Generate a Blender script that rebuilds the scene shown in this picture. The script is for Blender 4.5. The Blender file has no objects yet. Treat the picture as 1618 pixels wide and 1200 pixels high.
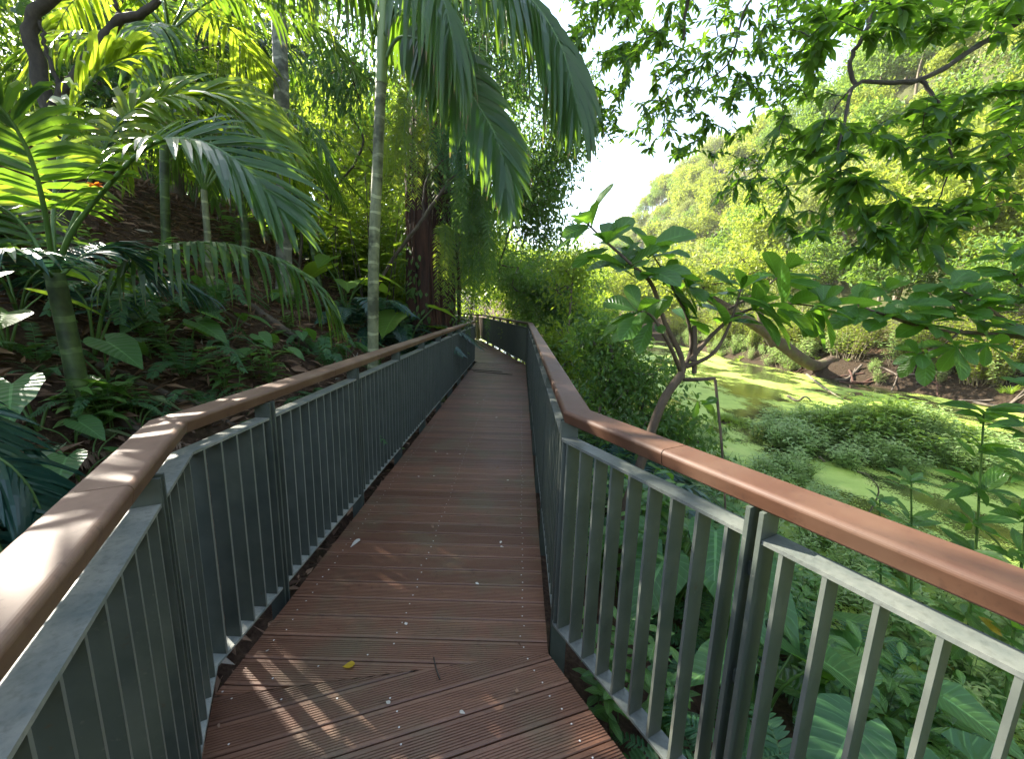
import bpy, math, random
import numpy as np
from mathutils import Matrix, Vector
C = bpy.context.scene.collection
SC = bpy.context.scene
PI = math.pi
rng = np.random.default_rng(11)
random.seed(5)

# ------------------------------------------------------------------ camera
FPX, PITCH, ROLL, CH = 645.0, 0.1804, 0.0279, 1.6
_F = np.array([0, math.cos(PITCH), -math.sin(PITCH)]); _U0 = np.array([0, math.sin(PITCH), math.cos(PITCH)])
_R = math.cos(ROLL)*np.array([1., 0, 0]) + math.sin(ROLL)*_U0
_U = -math.sin(ROLL)*np.array([1., 0, 0]) + math.cos(ROLL)*_U0
CAM = np.array([0, 0, CH])
cd = bpy.data.cameras.new('camera'); cam = bpy.data.objects.new('camera', cd); C.objects.link(cam)
cd.sensor_width = 36; cd.lens = FPX/1618*36; cd.clip_start = .05; cd.clip_end = 2000
cam.matrix_world = Matrix(((_R[0], _U[0], -_F[0], 0), (_R[1], _U[1], -_F[1], 0), (_R[2], _U[2], -_F[2], CH), (0, 0, 0, 1)))
SC.camera = cam

def pix(u, v, y):                       # a point of the place seen at photograph pixel (u, v), y metres ahead
    d = (u-809)/FPX*_R - (v-600)/FPX*_U + _F
    return CAM + d*(y/d[1])

# ------------------------------------------------------------------ light
SUN_EL, SUN_AZ = math.radians(33), math.atan2(-.83, .56)     # azimuth from +Y towards +X
SUN = np.array([math.cos(SUN_EL)*math.sin(SUN_AZ), math.cos(SUN_EL)*math.cos(SUN_AZ), math.sin(SUN_EL)])
w = bpy.data.worlds.new('World'); SC.world = w; w.use_nodes = True
nt = w.node_tree; bg = nt.nodes['Background']
sky = nt.nodes.new('ShaderNodeTexSky'); sky.sky_type = 'NISHITA'; sky.sun_disc = False
sky.sun_elevation = SUN_EL; sky.sun_rotation = SUN_AZ; sky.air_density = 1.0; sky.dust_density = .8; sky.ozone_density = 1.4
hs = nt.nodes.new('ShaderNodeHueSaturation'); hs.inputs['Saturation'].default_value = .75; nt.links.new(sky.outputs[0], hs.inputs['Color']); nt.links.new(hs.outputs[0], bg.inputs[0]); bg.inputs[1].default_value = .118
sl = bpy.data.lights.new('sun', 'SUN'); so = bpy.data.objects.new('sun', sl); C.objects.link(so)
sl.energy = 4.6; sl.angle = math.radians(.5); sl.color = (1, .93, .80)
so.rotation_euler = Vector(tuple(SUN)).to_track_quat('Z', 'Y').to_euler()
SC.view_settings.view_transform = 'Standard'; SC.view_settings.look = 'None'
SC.view_settings.exposure = 2.68; SC.view_settings.gamma = 1
SC.cycles.use_denoising = True
SC.cycles.max_bounces = 7; SC.cycles.diffuse_bounces = 4; SC.cycles.transmission_bounces = 4; SC.cycles.transparent_max_bounces = 8
SC.cycles.caustics_reflective = False; SC.cycles.caustics_refractive = False
SC.cycles.sample_clamp_indirect = 6

# ------------------------------------------------------------------ helpers
def tag(o, label=None, cat=None, group=None, kind=None):
    for k, v in (('label', label), ('category', cat), ('group', group), ('kind', kind)):
        if v: o[k] = v
    return o
def thing(name, label, cat, loc=(0, 0, 0), rz=0, group=None):
    o = bpy.data.objects.new(name, None); C.objects.link(o); o.empty_display_size = .1
    o.location = tuple(float(x) for x in loc); o.rotation_euler = (0, 0, rz)
    return tag(o, label, cat, group)
def dup(root, loc, rz=0, s=1, label=None, group=None, tilt=(0, 0)):
    r = root.copy(); C.objects.link(r); r.location = tuple(float(x) for x in loc)
    r.rotation_euler = (tilt[0], tilt[1], rz); r.scale = (s, s, s)
    if label: r['label'] = label
    if group: r['group'] = group
    for ch in list(root.children):
        c = ch.copy(); C.objects.link(c); c.parent = r
        for g in ch.children:
            d = g.copy(); C.objects.link(d); d.parent = c
    return r
def nrm(a):
    a = np.asarray(a, float); return a/np.maximum(np.linalg.norm(a, axis=-1, keepdims=True), 1e-9)

class MB:
    def __init__(s): s.V = []; s.F3 = []; s.F4 = []; s.A = []; s.n = 0
    def add(s, V, F4=None, F3=None, var=0., rib=0., al=0.):
        V = np.asarray(V, float).reshape(-1, 3); k = len(V)
        A = np.zeros((k, 3)); A[:, 0] = var; A[:, 1] = rib; A[:, 2] = al
        s.V.append(V); s.A.append(A)
        if F4 is not None and len(F4): s.F4.append(np.asarray(F4, int).reshape(-1, 4)+s.n)
        if F3 is not None and len(F3): s.F3.append(np.asarray(F3, int).reshape(-1, 3)+s.n)
        s.n += k
    def build(s, name, mat, parent=None, smooth=False, origin=None):
        V = np.concatenate(s.V); A = np.concatenate(s.A)
        if origin is not None: V = V-np.asarray(origin)
        F4 = np.concatenate(s.F4) if s.F4 else np.zeros((0, 4), int); F3 = np.concatenate(s.F3) if s.F3 else np.zeros((0, 3), int)
        me = bpy.data.meshes.new(name); me.vertices.add(len(V)); me.vertices.foreach_set('co', V.ravel())
        nl = len(F4)*4+len(F3)*3; me.loops.add(nl); me.loops.foreach_set('vertex_index', np.concatenate([F4.ravel(), F3.ravel()]).astype(np.int32))
        st = np.concatenate([np.arange(len(F4))*4, len(F4)*4+np.arange(len(F3))*3]).astype(np.int32)
        me.polygons.add(len(st)); me.polygons.foreach_set('loop_start', st)
        for i, nm in enumerate(('var', 'rib', 'al')):
            at = me.attributes.new(nm, 'FLOAT', 'POINT'); at.data.foreach_set('value', A[:, i].astype(np.float32))
        me.update(calc_edges=True); me.validate()
        me.polygons.foreach_set('use_smooth', np.full(len(me.polygons), bool(smooth)))
        if mat: me.materials.append(mat)
        o = bpy.data.objects.new(name, me); C.objects.link(o)
        if parent: o.parent = parent
        elif origin is not None: o.location = tuple(float(x) for x in origin)
        return o

def leaves(mb, P, D, N, L, W, prof, droop=0., fold=.25, wav=0., var=None):
    P = np.atleast_2d(P); n = len(P); D = nrm(np.broadcast_to(D, (n, 3))); N = np.broadcast_to(N, (n, 3))
    S = nrm(np.cross(D, N)); N2 = np.cross(S, D)
    L = np.broadcast_to(L, (n,)).astype(float); W = np.broadcast_to(W, (n,)).astype(float); droop = np.broadcast_to(droop, (n,)).astype(float)
    K = len(prof); V = np.zeros((n, K, 3, 3)); rib = np.zeros((n, K, 3)); al = np.zeros((n, K, 3))
    G = np.array([0, 0, -1.])
    for k, pr in enumerate(prof):
        t, wd = pr[0], pr[1]; tm = pr[2] if len(pr) > 2 else t
        def at(tt): 
            q = P+D*(L*(tt-.35*np.minimum(np.abs(droop), 1.4)*max(tt, 0)**2))[:, None]+G[None]*(.75*droop*L*max(tt, 0)**2)[:, None]
            return q
        c = at(tm); e = at(t)
        wv = (rng.normal(0, wav, n)*W)[:, None]*N2 if wav else 0
        wv2 = (rng.normal(0, wav, n)*W)[:, None]*N2 if wav else 0
        V[:, k, 0] = e+S*(W*wd*.5)[:, None]+N2*(fold*W*wd*.5)[:, None]+wv
        V[:, k, 1] = c
        V[:, k, 2] = e-S*(W*wd*.5)[:, None]+N2*(fold*W*wd*.5)[:, None]+wv2
        rib[:, k, 0] = rib[:, k, 2] = 1; al[:, k, :] = t
    base = (np.arange(n)*K*3)[:, None, None]
    kk = np.arange(K-1)
    qa = np.stack([kk*3, kk*3+1, kk*3+4, kk*3+3], 1); qb = np.stack([kk*3+1, kk*3+2, kk*3+5, kk*3+4], 1)
    Q = np.concatenate([qa, qb])[None]+base
    if var is None: var = rng.random(n)
    var = np.broadcast_to(var, (n,))
    mb.add(V.reshape(-1, 3), Q.reshape(-1, 4), None, np.repeat(var, K*3), rib.reshape(-1), al.reshape(-1))
def diamonds(mb, P, D, N, L, W, fold=.3, var=None):
    n = len(P); D = nrm(D); S = nrm(np.cross(D, N)); N2 = np.cross(S, D)
    L = np.broadcast_to(L, (n,))[:, None]; W = np.broadcast_to(W, (n,))[:, None]
    V = np.stack([P, P+D*L*.45+S*W*.5+N2*W*fold*.5, P+D*L-N2*L*.08, P+D*L*.45-S*W*.5+N2*W*fold*.5], 1)
    b = (np.arange(n)*4)[:, None]
    F = np.concatenate([b+np.array([[0, 2, 1]]), b+np.array([[0, 3, 2]])])
    if var is None: var = rng.random(n)
    mb.add(V.reshape(-1, 3), None, F, np.repeat(var, 4), np.tile([0, 1, 0, 1], n), np.tile([0, .45, 1, .45], n))
def tube(mb, pts, rad, n=6, var=0., cap=True, ridge=0.):
    pts = np.asarray(pts, float); m = len(pts); rad = np.broadcast_to(rad, (m,))
    T = nrm(np.gradient(pts, axis=0)); ref = np.array([0, 0, 1.]) if abs(T[0][2]) < .9 else np.array([1., 0, 0])
    A = nrm(np.cross(T[0], ref)); V = []; L = np.concatenate([[0], np.cumsum(np.linalg.norm(np.diff(pts, axis=0), axis=1))])
    th = np.arange(n)/n*2*PI
    for i in range(m):
        A = nrm(A-T[i]*(A@T[i])); B = np.cross(T[i], A)
        rr = rad[i]*(1+ridge*np.cos(th*5+i*.7)*np.sin(th*3+1)) if ridge else rad[i]
        V.append(pts[i]+(np.cos(th)*rr)[:, None]*A+(np.sin(th)*rr)[:, None]*B)
    i, j = np.meshgrid(np.arange(m-1), np.arange(n), indexing='ij'); j2 = (j+1) % n
    F = np.stack([i*n+j, i*n+j2, (i+1)*n+j2, (i+1)*n+j], -1).reshape(-1, 4)
    mb.add(np.concatenate(V), F, None, var, np.tile(np.arange(n)/n, m), np.repeat(L, n))
    if cap and n == 4: pass
    if cap:
        for e, ii in ((0, 0), (m-1, m-1)):
            b = ii*n; V2 = np.vstack([V[ii], pts[ii][None]])
            f = [(k, (k+1) % n, n) if e else ((k+1) % n, k, n) for k in range(n)]
            mb.add(V2, None, f, var, 0, L[ii])
def box(mb, c, ax, ay, az, var=0.):
    c = np.asarray(c, float); ax, ay, az = map(lambda q: np.asarray(q, float), (ax, ay, az))
    V = [c+i*ax+j*ay+k*az for k in (-1, 1) for j in (-1, 1) for i in (-1, 1)]
    F = [(0, 2, 3, 1), (4, 5, 7, 6), (0, 1, 5, 4), (2, 6, 7, 3), (0, 4, 6, 2), (1, 3, 7, 5)]
    mb.add(V, F, None, var)
def spline(pts, n):
    pts = np.asarray(pts, float); m = len(pts)
    P = np.vstack([2*pts[0]-pts[1], pts, 2*pts[-1]-pts[-2]]); out = []
    for s in np.linspace(0, m-1-1e-6, n):
        i = int(s); t = s-i; p0, p1, p2, p3 = P[i:i+4]
        out.append(.5*((2*p1)+(-p0+p2)*t+(2*p0-5*p1+4*p2-p3)*t*t+(-p0+3*p1-3*p2+p3)*t**3))
    return np.array(out)

# ------------------------------------------------------------------ materials
def newmat(name):
    m = bpy.data.materials.new(name); m.use_nodes = True; t = m.node_tree
    return m, t, t.nodes['Principled BSDF'], t.nodes['Material Output']
def nd(t, ty, **k):
    n = t.nodes.new(ty)
    for a, b in k.items(): setattr(n, a, b)
    return n
def mixc(t, fac, a, b):
    m = nd(t, 'ShaderNodeMix', data_type='RGBA')
    for i, v in ((0, fac), (6, a), (7, b)):
        if hasattr(v, 'links'): t.links.new(v, m.inputs[i])
        else: m.inputs[i].default_value = v if i == 0 else (*v, 1)
    return m.outputs[2]
def mth(t, op, a, b=None):
    m = nd(t, 'ShaderNodeMath', operation=op)
    for i, v in enumerate((a, b)):
        if v is None: continue
        if hasattr(v, 'links'): t.links.new(v, m.inputs[i])
        else: m.inputs[i].default_value = v
    return m.outputs[0]
def noise(t, scale, detail=4, vec=None, rough=.6):
    n = nd(t, 'ShaderNodeTexNoise'); n.inputs['Scale'].default_value = scale; n.inputs['Detail'].default_value = detail; n.inputs['Roughness'].default_value = rough
    if vec is not None: t.links.new(vec, n.inputs['Vector'])
    return n.outputs['Fac']
def ramp(t, fac, stops):
    r = nd(t, 'ShaderNodeValToRGB'); e = r.color_ramp.elements
    while len(e) < len(stops): e.new(.5)
    for q, (p, c) in zip(e, stops): q.position = p; q.color = (*c, 1)
    t.links.new(fac, r.inputs[0]); return r.outputs[0]
def leaf_mat(name, a, b, tr, tw=.45, rough=.42, spec=.4, vein=False, odd=None, tip=False):
    m, t, p, o = newmat(name)
    at = nd(t, 'ShaderNodeAttribute', attribute_name='var'); oi = nd(t, 'ShaderNodeObjectInfo')
    f = mth(t, 'FRACT', mth(t, 'ADD', at.outputs['Fac'], mth(t, 'MULTIPLY', oi.outputs['Random'], .35)))
    col = mixc(t, f, a, b)
    trc = mixc(t, f, tr, tuple(x*.72 for x in tr))
    if odd:
        k = mth(t, 'GREATER_THAN', at.outputs['Fac'], .985); col = mixc(t, k, col, odd); trc = mixc(t, k, trc, tuple(min(1, x*1.6) for x in odd))
    if tip:
        al = nd(t, 'ShaderNodeAttribute', attribute_name='al'); k = mth(t, 'MULTIPLY', mth(t, 'GREATER_THAN', mth(t, 'ADD', al.outputs['Fac'], mth(t, 'MULTIPLY', at.outputs['Fac'], .16)), 1.07), .8)
        col = mixc(t, k, col, (.20, .13, .05)); trc = mixc(t, k, trc, (.2, .12, .04))
    if vein:
        rb = nd(t, 'ShaderNodeAttribute', attribute_name='rib'); al = nd(t, 'ShaderNodeAttribute', attribute_name='al')
        mid = mth(t, 'LESS_THAN', rb.outputs['Fac'], .05)
        s = mth(t, 'SINE', mth(t, 'MULTIPLY', mth(t, 'SUBTRACT', al.outputs['Fac'], mth(t, 'MULTIPLY', rb.outputs['Fac'], .22)), 55.))
        v = mth(t, 'MAXIMUM', mid, mth(t, 'MULTIPLY', mth(t, 'GREATER_THAN', s, .93), .5))
        col = mixc(t, mth(t, 'MULTIPLY', v, .55), col, tuple(min(1, x*2.6+.03) for x in b))
        bp = nd(t, 'ShaderNodeBump'); bp.inputs['Strength'].default_value = .35; bp.inputs['Distance'].default_value = .004
        t.links.new(s, bp.inputs['Height']); t.links.new(bp.outputs[0], p.inputs['Normal'])
    t.links.new(col, p.inputs['Base Color']); p.inputs['Roughness'].default_value = rough; p.inputs['Specular IOR Level'].default_value = spec
    tb = nd(t, 'ShaderNodeBsdfTranslucent'); t.links.new(trc, tb.inputs[0])
    mx = nd(t, 'ShaderNodeMixShader'); mx.inputs[0].default_value = tw
    t.links.new(p.outputs[0], mx.inputs[1]); t.links.new(tb.outputs[0], mx.inputs[2]); t.links.new(mx.outputs[0], o.inputs[0])
    return m
def bark_mat(name, a, b, scale=8, stretch=.25, ring=0, rough=.85, bump=.6, moss=None):
    m, t, p, o = newmat(name)
    tc = nd(t, 'ShaderNodeTexCoord'); mp = nd(t, 'ShaderNodeMapping'); mp.inputs['Scale'].default_value = (1, 1, stretch)
    t.links.new(tc.outputs['Object'], mp.inputs[0]); n = noise(t, scale, 6, mp.outputs[0], .7)
    col = ramp(t, n, [(.3, a), (.7, b)])
    h = n
    if ring:
        al = nd(t, 'ShaderNodeAttribute', attribute_name='al'); n2 = noise(t, 3, 2, tc.outputs['Object'])
        s = mth(t, 'SINE', mth(t, 'ADD', mth(t, 'MULTIPLY', al.outputs['Fac'], ring), mth(t, 'MULTIPLY', n2, 5.)))
        k = mth(t, 'GREATER_THAN', s, .86); col = mixc(t, mth(t, 'MULTIPLY', k, .6), col, tuple(min(1, x*1.9+.03) for x in b))
        pt = noise(t, 5, 3, tc.outputs['Object']); col = mixc(t, ramp(t, pt, [(.45, (0, 0, 0)), (.62, (1, 1, 1))]), col, tuple(x*.5 for x in a))
        h = mth(t, 'ADD', mth(t, 'MULTIPLY', n, .4), k)
    if moss:
        n3 = noise(t, 2.5, 4, tc.outputs['Object']); col = mixc(t, ramp(t, n3, [(.48, (0, 0, 0)), (.65, (1, 1, 1))]), col, moss)
    t.links.new(col, p.inputs['Base Color']); p.inputs['Roughness'].default_value = rough
    bp = nd(t, 'ShaderNodeBump'); bp.inputs['Strength'].default_value = bump; bp.inputs['Distance'].default_value = .02
    t.links.new(h, bp.inputs['Height']); t.links.new(bp.outputs[0], p.inputs['Normal'])
    return m
M = {}
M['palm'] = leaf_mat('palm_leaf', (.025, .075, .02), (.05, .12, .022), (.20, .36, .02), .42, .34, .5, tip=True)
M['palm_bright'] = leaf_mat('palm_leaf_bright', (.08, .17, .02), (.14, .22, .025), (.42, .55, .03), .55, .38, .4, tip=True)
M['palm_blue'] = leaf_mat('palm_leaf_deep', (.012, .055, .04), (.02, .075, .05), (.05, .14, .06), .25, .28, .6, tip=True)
M['palm_pale'] = leaf_mat('palm_leaf_pale', (.20, .20, .15), (.30, .28, .21), (.25, .25, .12), .3, .5, .3)
M['dead'] = leaf_mat('dead_frond', (.10, .065, .04), (.19, .13, .085), (.12, .06, .03), .15, .7, .2)
M['forest'] = leaf_mat('forest_leaf', (.065, .135, .022), (.13, .20, .03), (.44, .60, .04), .55, .45, .35)
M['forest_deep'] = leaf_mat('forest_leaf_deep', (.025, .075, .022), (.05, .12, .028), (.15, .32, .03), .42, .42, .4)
M['forest_mid'] = leaf_mat('forest_leaf_mid', (.04, .105, .03), (.08, .165, .04), (.24, .42, .04), .5, .4, .4)
M['hill_fresh'] = leaf_mat('hill_leaf_fresh', (.055, .125, .025), (.11, .18, .035), (.30, .46, .05), .42, .5, .3)
M['hill_pale'] = leaf_mat('hill_leaf_pale', (.13, .175, .05), (.21, .235, .085), (.42, .48, .10), .42, .5, .3)
M['hill'] = leaf_mat('hill_leaf', (.12, .172, .022), (.20, .238, .04), (.46, .55, .055), .45, .5, .3)
M['over'] = leaf_mat('overhang_leaf', (.022, .062, .016), (.042, .098, .02), (.24, .46, .025), .52, .4, .35, False)
M['broad'] = leaf_mat('broad_leaf', (.04, .115, .02), (.07, .16, .026), (.24, .48, .03), .5, .33, .5, True, (.30, .22, .02))
M['taro'] = leaf_mat('elephant_ear_leaf', (.05, .14, .045), (.09, .20, .055), (.20, .42, .03), .4, .36, .45, True)
M['taro_bright'] = leaf_mat('elephant_ear_leaf_bright', (.09, .2, .02), (.13, .25, .03), (.42, .62, .04), .5, .4, .4, True)
M['taro_var'] = leaf_mat('variegated_leaf', (.12, .2, .09), (.30, .36, .20), (.3, .42, .2), .35, .4, .4, True)
M['fern'] = leaf_mat('fern_leaf', (.035, .11, .045), (.065, .155, .055), (.12, .28, .04), .35, .42, .35)
M['fern_bright'] = leaf_mat('fern_leaf_bright', (.09, .17, .02), (.14, .22, .03), (.4, .5, .04), .5, .45, .3)
M['weed'] = leaf_mat('weed_leaf', (.04, .125, .035), (.15, .285, .06), (.26, .48, .05), .42, .3, .55, True)
M['reed'] = leaf_mat('reed_leaf', (.13, .24, .035), (.21, .31, .055), (.45, .6, .06), .5, .42, .4)
M['feather'] = leaf_mat('feathery_leaf', (.24, .36, .12), (.36, .46, .18), (.5, .66, .2), .5, .45, .35)
M['yellow'] = leaf_mat('yellow_leaf', (.5, .32, .02), (.6, .42, .03), (.6, .45, .03), .4, .5, .3)
M['petal'] = leaf_mat('pale_petal', (.6, .55, .45), (.75, .7, .6), (.5, .5, .4), .3, .5, .3)
M['litter'] = leaf_mat('litter_leaf', (.085, .048, .03), (.33, .205, .13), (.08, .04, .02), .1, .75, .2, False, (.32, .28, .22))
M['orange'] = leaf_mat('orange_petal', (.7, .16, .02), (.8, .25, .02), (.8, .25, .02), .45, .5, .3)
M['bark_dark'] = bark_mat('dark_bark', (.010, .006, .004), (.10, .038, .020), 9, .1, bump=1.)
M['bark'] = bark_mat('grey_brown_bark', (.05, .04, .028), (.13, .10, .07), 10, .3)
M['bark_far'] = bark_mat('far_bark', (.10, .08, .05), (.19, .15, .10), 5, .3)
M['bark_lean'] = bark_mat('leaning_bark', (.035, .022, .015), (.11, .07, .045), 5, .6, moss=(.075, .075, .025))
M['palm_grey'] = bark_mat('grey_palm_trunk', (.11, .115, .085), (.20, .20, .155), 12, .5, 26, .8, .4)
M['palm_ring'] = bark_mat('ringed_palm_trunk', (.10, .115, .055), (.21, .225, .12), 14, .6, 34, .7, .4)
M['palm_green'] = bark_mat('green_palm_stem', (.035, .07, .018), (.075, .125, .03), 9, .5, 30, .55, .25)
M['shaft'] = bark_mat('palm_crownshaft', (.13, .2, .05), (.22, .29, .10), 5, .2, 0, .45, .1)
M['stem'] = bark_mat('green_stem', (.05, .11, .02), (.09, .17, .03), 9, .3, 0, .5, .1)
M['twig'] = bark_mat('dark_twig', (.02, .017, .012), (.06, .05, .035), 18, .4)
M['shrubwood'] = bark_mat('shrub_wood', (.055, .038, .024), (.13, .092, .058), 22, .35, 0, .8, .5)
M['log'] = bark_mat('rotting_log', (.04, .03, .022), (.14, .11, .08), 7, .2)

def steel():
    m, t, p, o = newmat('painted_grey_steel'); tc = nd(t, 'ShaderNodeTexCoord')
    n = noise(t, 6, 5, tc.outputs['Object'], .65); n2 = noise(t, 55, 3, tc.outputs['Object'])
    col = ramp(t, n, [(.35, (.054, .068, .056)), (.68, (.085, .10, .082))])
    col = mixc(t, ramp(t, n2, [(.66, (0, 0, 0)), (.74, (.5, .5, .5))]), col, (.15, .15, .12))
    n5 = noise(t, 23, 6, tc.outputs['Object'], .75); col = mixc(t, ramp(t, n5, [(.64, (0, 0, 0)), (.70, (.8, .8, .8))]), col, (.085, .055, .03))
    ea = nd(t, 'ShaderNodeAttribute', attribute_name='var'); col = mixc(t, mth(t, 'MULTIPLY', ea.outputs['Fac'], .5), col, (.27, .28, .24))  # paler tone on baluster edge strips, sky highlight painted into the colour
    t.links.new(col, p.inputs['Base Color']); t.links.new(mth(t, 'ADD', mth(t, 'MULTIPLY', n, .3), .33), p.inputs['Roughness'])
    p.inputs['Specular IOR Level'].default_value = .5
    bp = nd(t, 'ShaderNodeBump'); bp.inputs['Strength'].default_value = .08; bp.inputs['Distance'].default_value = .003
    t.links.new(n2, bp.inputs['Height']); t.links.new(bp.outputs[0], p.inputs['Normal']); return m
M['steel'] = steel()
def ledge(name, ca, cb, cc):
    m, t, p, o = newmat(name); tc = nd(t, 'ShaderNodeTexCoord')
    n = noise(t, 9, 6, tc.outputs['Object'], .7); n2 = noise(t, 70, 3, tc.outputs['Object'])
    col = ramp(t, n, [(.35, ca), (.62, cb)])
    col = mixc(t, ramp(t, n2, [(.5, (0, 0, 0)), (.7, (.45, .45, .45))]), col, cc)
    t.links.new(col, p.inputs['Base Color']); p.inputs['Roughness'].default_value = .45
    bp = nd(t, 'ShaderNodeBump'); bp.inputs['Strength'].default_value = .3; bp.inputs['Distance'].default_value = .004
    t.links.new(n, bp.inputs['Height']); t.links.new(bp.outputs[0], p.inputs['Normal']); return m
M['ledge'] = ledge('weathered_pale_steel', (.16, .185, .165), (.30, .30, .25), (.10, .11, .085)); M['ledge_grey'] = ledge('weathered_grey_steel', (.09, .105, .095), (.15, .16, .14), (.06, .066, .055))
def woodmat(name, a, b, sc, rough, green=None, bump=.2):
    m, t, p, o = newmat(name); tc = nd(t, 'ShaderNodeTexCoord'); mp = nd(t, 'ShaderNodeMapping')
    mp.inputs['Scale'].default_value = sc; t.links.new(tc.outputs['Object'], mp.inputs[0])
    at = nd(t, 'ShaderNodeAttribute', attribute_name='var')
    n = noise(t, 1, 6, mp.outputs[0], .65); n2 = noise(t, 2.2, 5, tc.outputs['Object'], .6); n3 = noise(t, 40, 2, tc.outputs['Object'])
    col = ramp(t, n, [(.3, a), (.7, b)])
    col = mixc(t, mth(t, 'MULTIPLY', at.outputs['Fac'], .75), col, tuple(x*.6 for x in a))
    col = mixc(t, ramp(t, n2, [(.48, (0, 0, 0)), (.68, (.75, .75, .75))]), col, green or tuple(min(1, x*1.35+.03) for x in b))
    col = mixc(t, ramp(t, n3, [(.62, (0, 0, 0)), (.72, (.35, .35, .35))]), col, tuple(min(1, x*.5) for x in a))
    n6 = noise(t, 11, 7, tc.outputs['Object'], .8); col = mixc(t, ramp(t, n6, [(.57, (0, 0, 0)), (.66, (.5, .5, .5))]), col, tuple(x*.42 for x in a))
    t.links.new(col, p.inputs['Base Color']); t.links.new(mth(t, 'ADD', mth(t, 'MULTIPLY', n2, .35), rough-.15), p.inputs['Roughness'])
    bp = nd(t, 'ShaderNodeBump'); bp.inputs['Strength'].default_value = bump; bp.inputs['Distance'].default_value = .004
    t.links.new(n, bp.inputs['Height']); t.links.new(bp.outputs[0], p.inputs['Normal']); return m
M['deck'] = woodmat('brown_decking', (.14, .063, .034), (.228, .112, .063), (2.5, 30, 30), .4, (.125, .098, .052))
M['handrail'] = woodmat('brown_handrail', (.070, .027, .011), (.098, .042, .019), (9, 9, 30), .6, (.105, .056, .03), .1)
M['handrail_dusty'] = woodmat('weathered_handrail', (.145, .076, .044), (.205, .115, .069), (9, 9, 30), .55, (.25, .165, .102), .08)
M['screw'], _t, _p, _o = newmat('screw_head'); _p.inputs['Base Color'].default_value = (.55, .52, .47, 1); _p.inputs['Roughness'].default_value = .35
M['beam'] = bark_mat('support_beam', (.03, .03, .03), (.07, .065, .06), 6, 1)
def soil():
    m, t, p, o = newmat('forest_soil'); tc = nd(t, 'ShaderNodeTexCoord')
    n = noise(t, .9, 6, tc.outputs['Object'], .7); n2 = noise(t, 14, 6, tc.outputs['Object'], .75); n3 = noise(t, .25, 3, tc.outputs['Object'])
    col = ramp(t, n2, [(.3, (.03, .018, .012)), (.5, (.08, .048, .031)), (.72, (.15, .094, .062))])
    col = mixc(t, ramp(t, n, [(.5, (0, 0, 0)), (.7, (.7, .7, .7))]), col, (.05, .055, .02))
    sx = nd(t, 'ShaderNodeSeparateXYZ'); t.links.new(tc.outputs['Object'], sx.inputs[0])
    col = mixc(t, mth(t, 'MINIMUM', mth(t, 'MAXIMUM', mth(t, 'MULTIPLY', mth(t, 'SUBTRACT', sx.outputs[2], .2), mth(t, 'GREATER_THAN', sx.outputs[0], 10.)), 0.), .85), col, (.05, .06, .02))
    col = mixc(t, mth(t, 'MULTIPLY', mth(t, 'GREATER_THAN', sx.outputs[0], 10.), mth(t, 'LESS_THAN', sx.outputs[2], -.2)), col, ramp(t, n2, [(.35, (.02, .013, .008)), (.7, (.06, .042, .026))]))
    t.links.new(col, p.inputs['Base Color']); p.inputs['Roughness'].default_value = .95; p.inputs['Specular IOR Level'].default_value = .15
    bp = nd(t, 'ShaderNodeBump'); bp.inputs['Strength'].default_value = 1; bp.inputs['Distance'].default_value = .06
    t.links.new(n2, bp.inputs['Height']); t.links.new(bp.outputs[0], p.inputs['Normal']); return m
M['soil'] = soil()
def water():
    m, t, p, o = newmat('pond_water'); p.inputs['Base Color'].default_value = (.035, .045, .014, 1); p.inputs['Roughness'].default_value = .06
    p.inputs['Specular IOR Level'].default_value = .6
    tc = nd(t, 'ShaderNodeTexCoord'); n = noise(t, 6, 4, tc.outputs['Object'])
    bp = nd(t, 'ShaderNodeBump'); bp.inputs['Strength'].default_value = .12; bp.inputs['Distance'].default_value = .03
    t.links.new(n, bp.inputs['Height']); t.links.new(bp.outputs[0], p.inputs['Normal']); return m
M['water'] = water()
def weedmat():
    m, t, p, o = newmat('duckweed'); tc = nd(t, 'ShaderNodeTexCoord'); mp = nd(t, 'ShaderNodeMapping'); mp.inputs['Scale'].default_value = (1, .55, 1)
    mp.inputs['Rotation'].default_value = (0, 0, .5)
    t.links.new(tc.outputs['Object'], mp.inputs[0])
    big = noise(t, .6, 7, mp.outputs[0], .62); fine = noise(t, 26, 5, tc.outputs['Object'], .8)
    f = mth(t, 'ADD', big, mth(t, 'MULTIPLY', mth(t, 'SUBTRACT', fine, .5), .42))
    k = ramp(t, f, [(.49, (0, 0, 0)), (.52, (1, 1, 1))])
    n2 = noise(t, 2.2, 5, tc.outputs['Object'], .7)
    col = ramp(t, n2, [(.3, (.24, .33, .05)), (.55, (.33, .43, .075)), (.75, (.43, .47, .12))])
    t.links.new(col, p.inputs['Base Color']); p.inputs['Roughness'].default_value = .6
    bp = nd(t, 'ShaderNodeBump'); bp.inputs['Strength'].default_value = .4; bp.inputs['Distance'].default_value = .01
    t.links.new(fine, bp.inputs['Height']); t.links.new(bp.outputs[0], p.inputs['Normal'])
    tr = nd(t, 'ShaderNodeBsdfTransparent'); mx = nd(t, 'ShaderNodeMixShader')
    t.links.new(k, mx.inputs[0]); t.links.new(tr.outputs[0], mx.inputs[1]); t.links.new(p.outputs[0], mx.inputs[2]); t.links.new(mx.outputs[0], o.inputs[0])
    return m
M['duckweed'] = weedmat()

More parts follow.
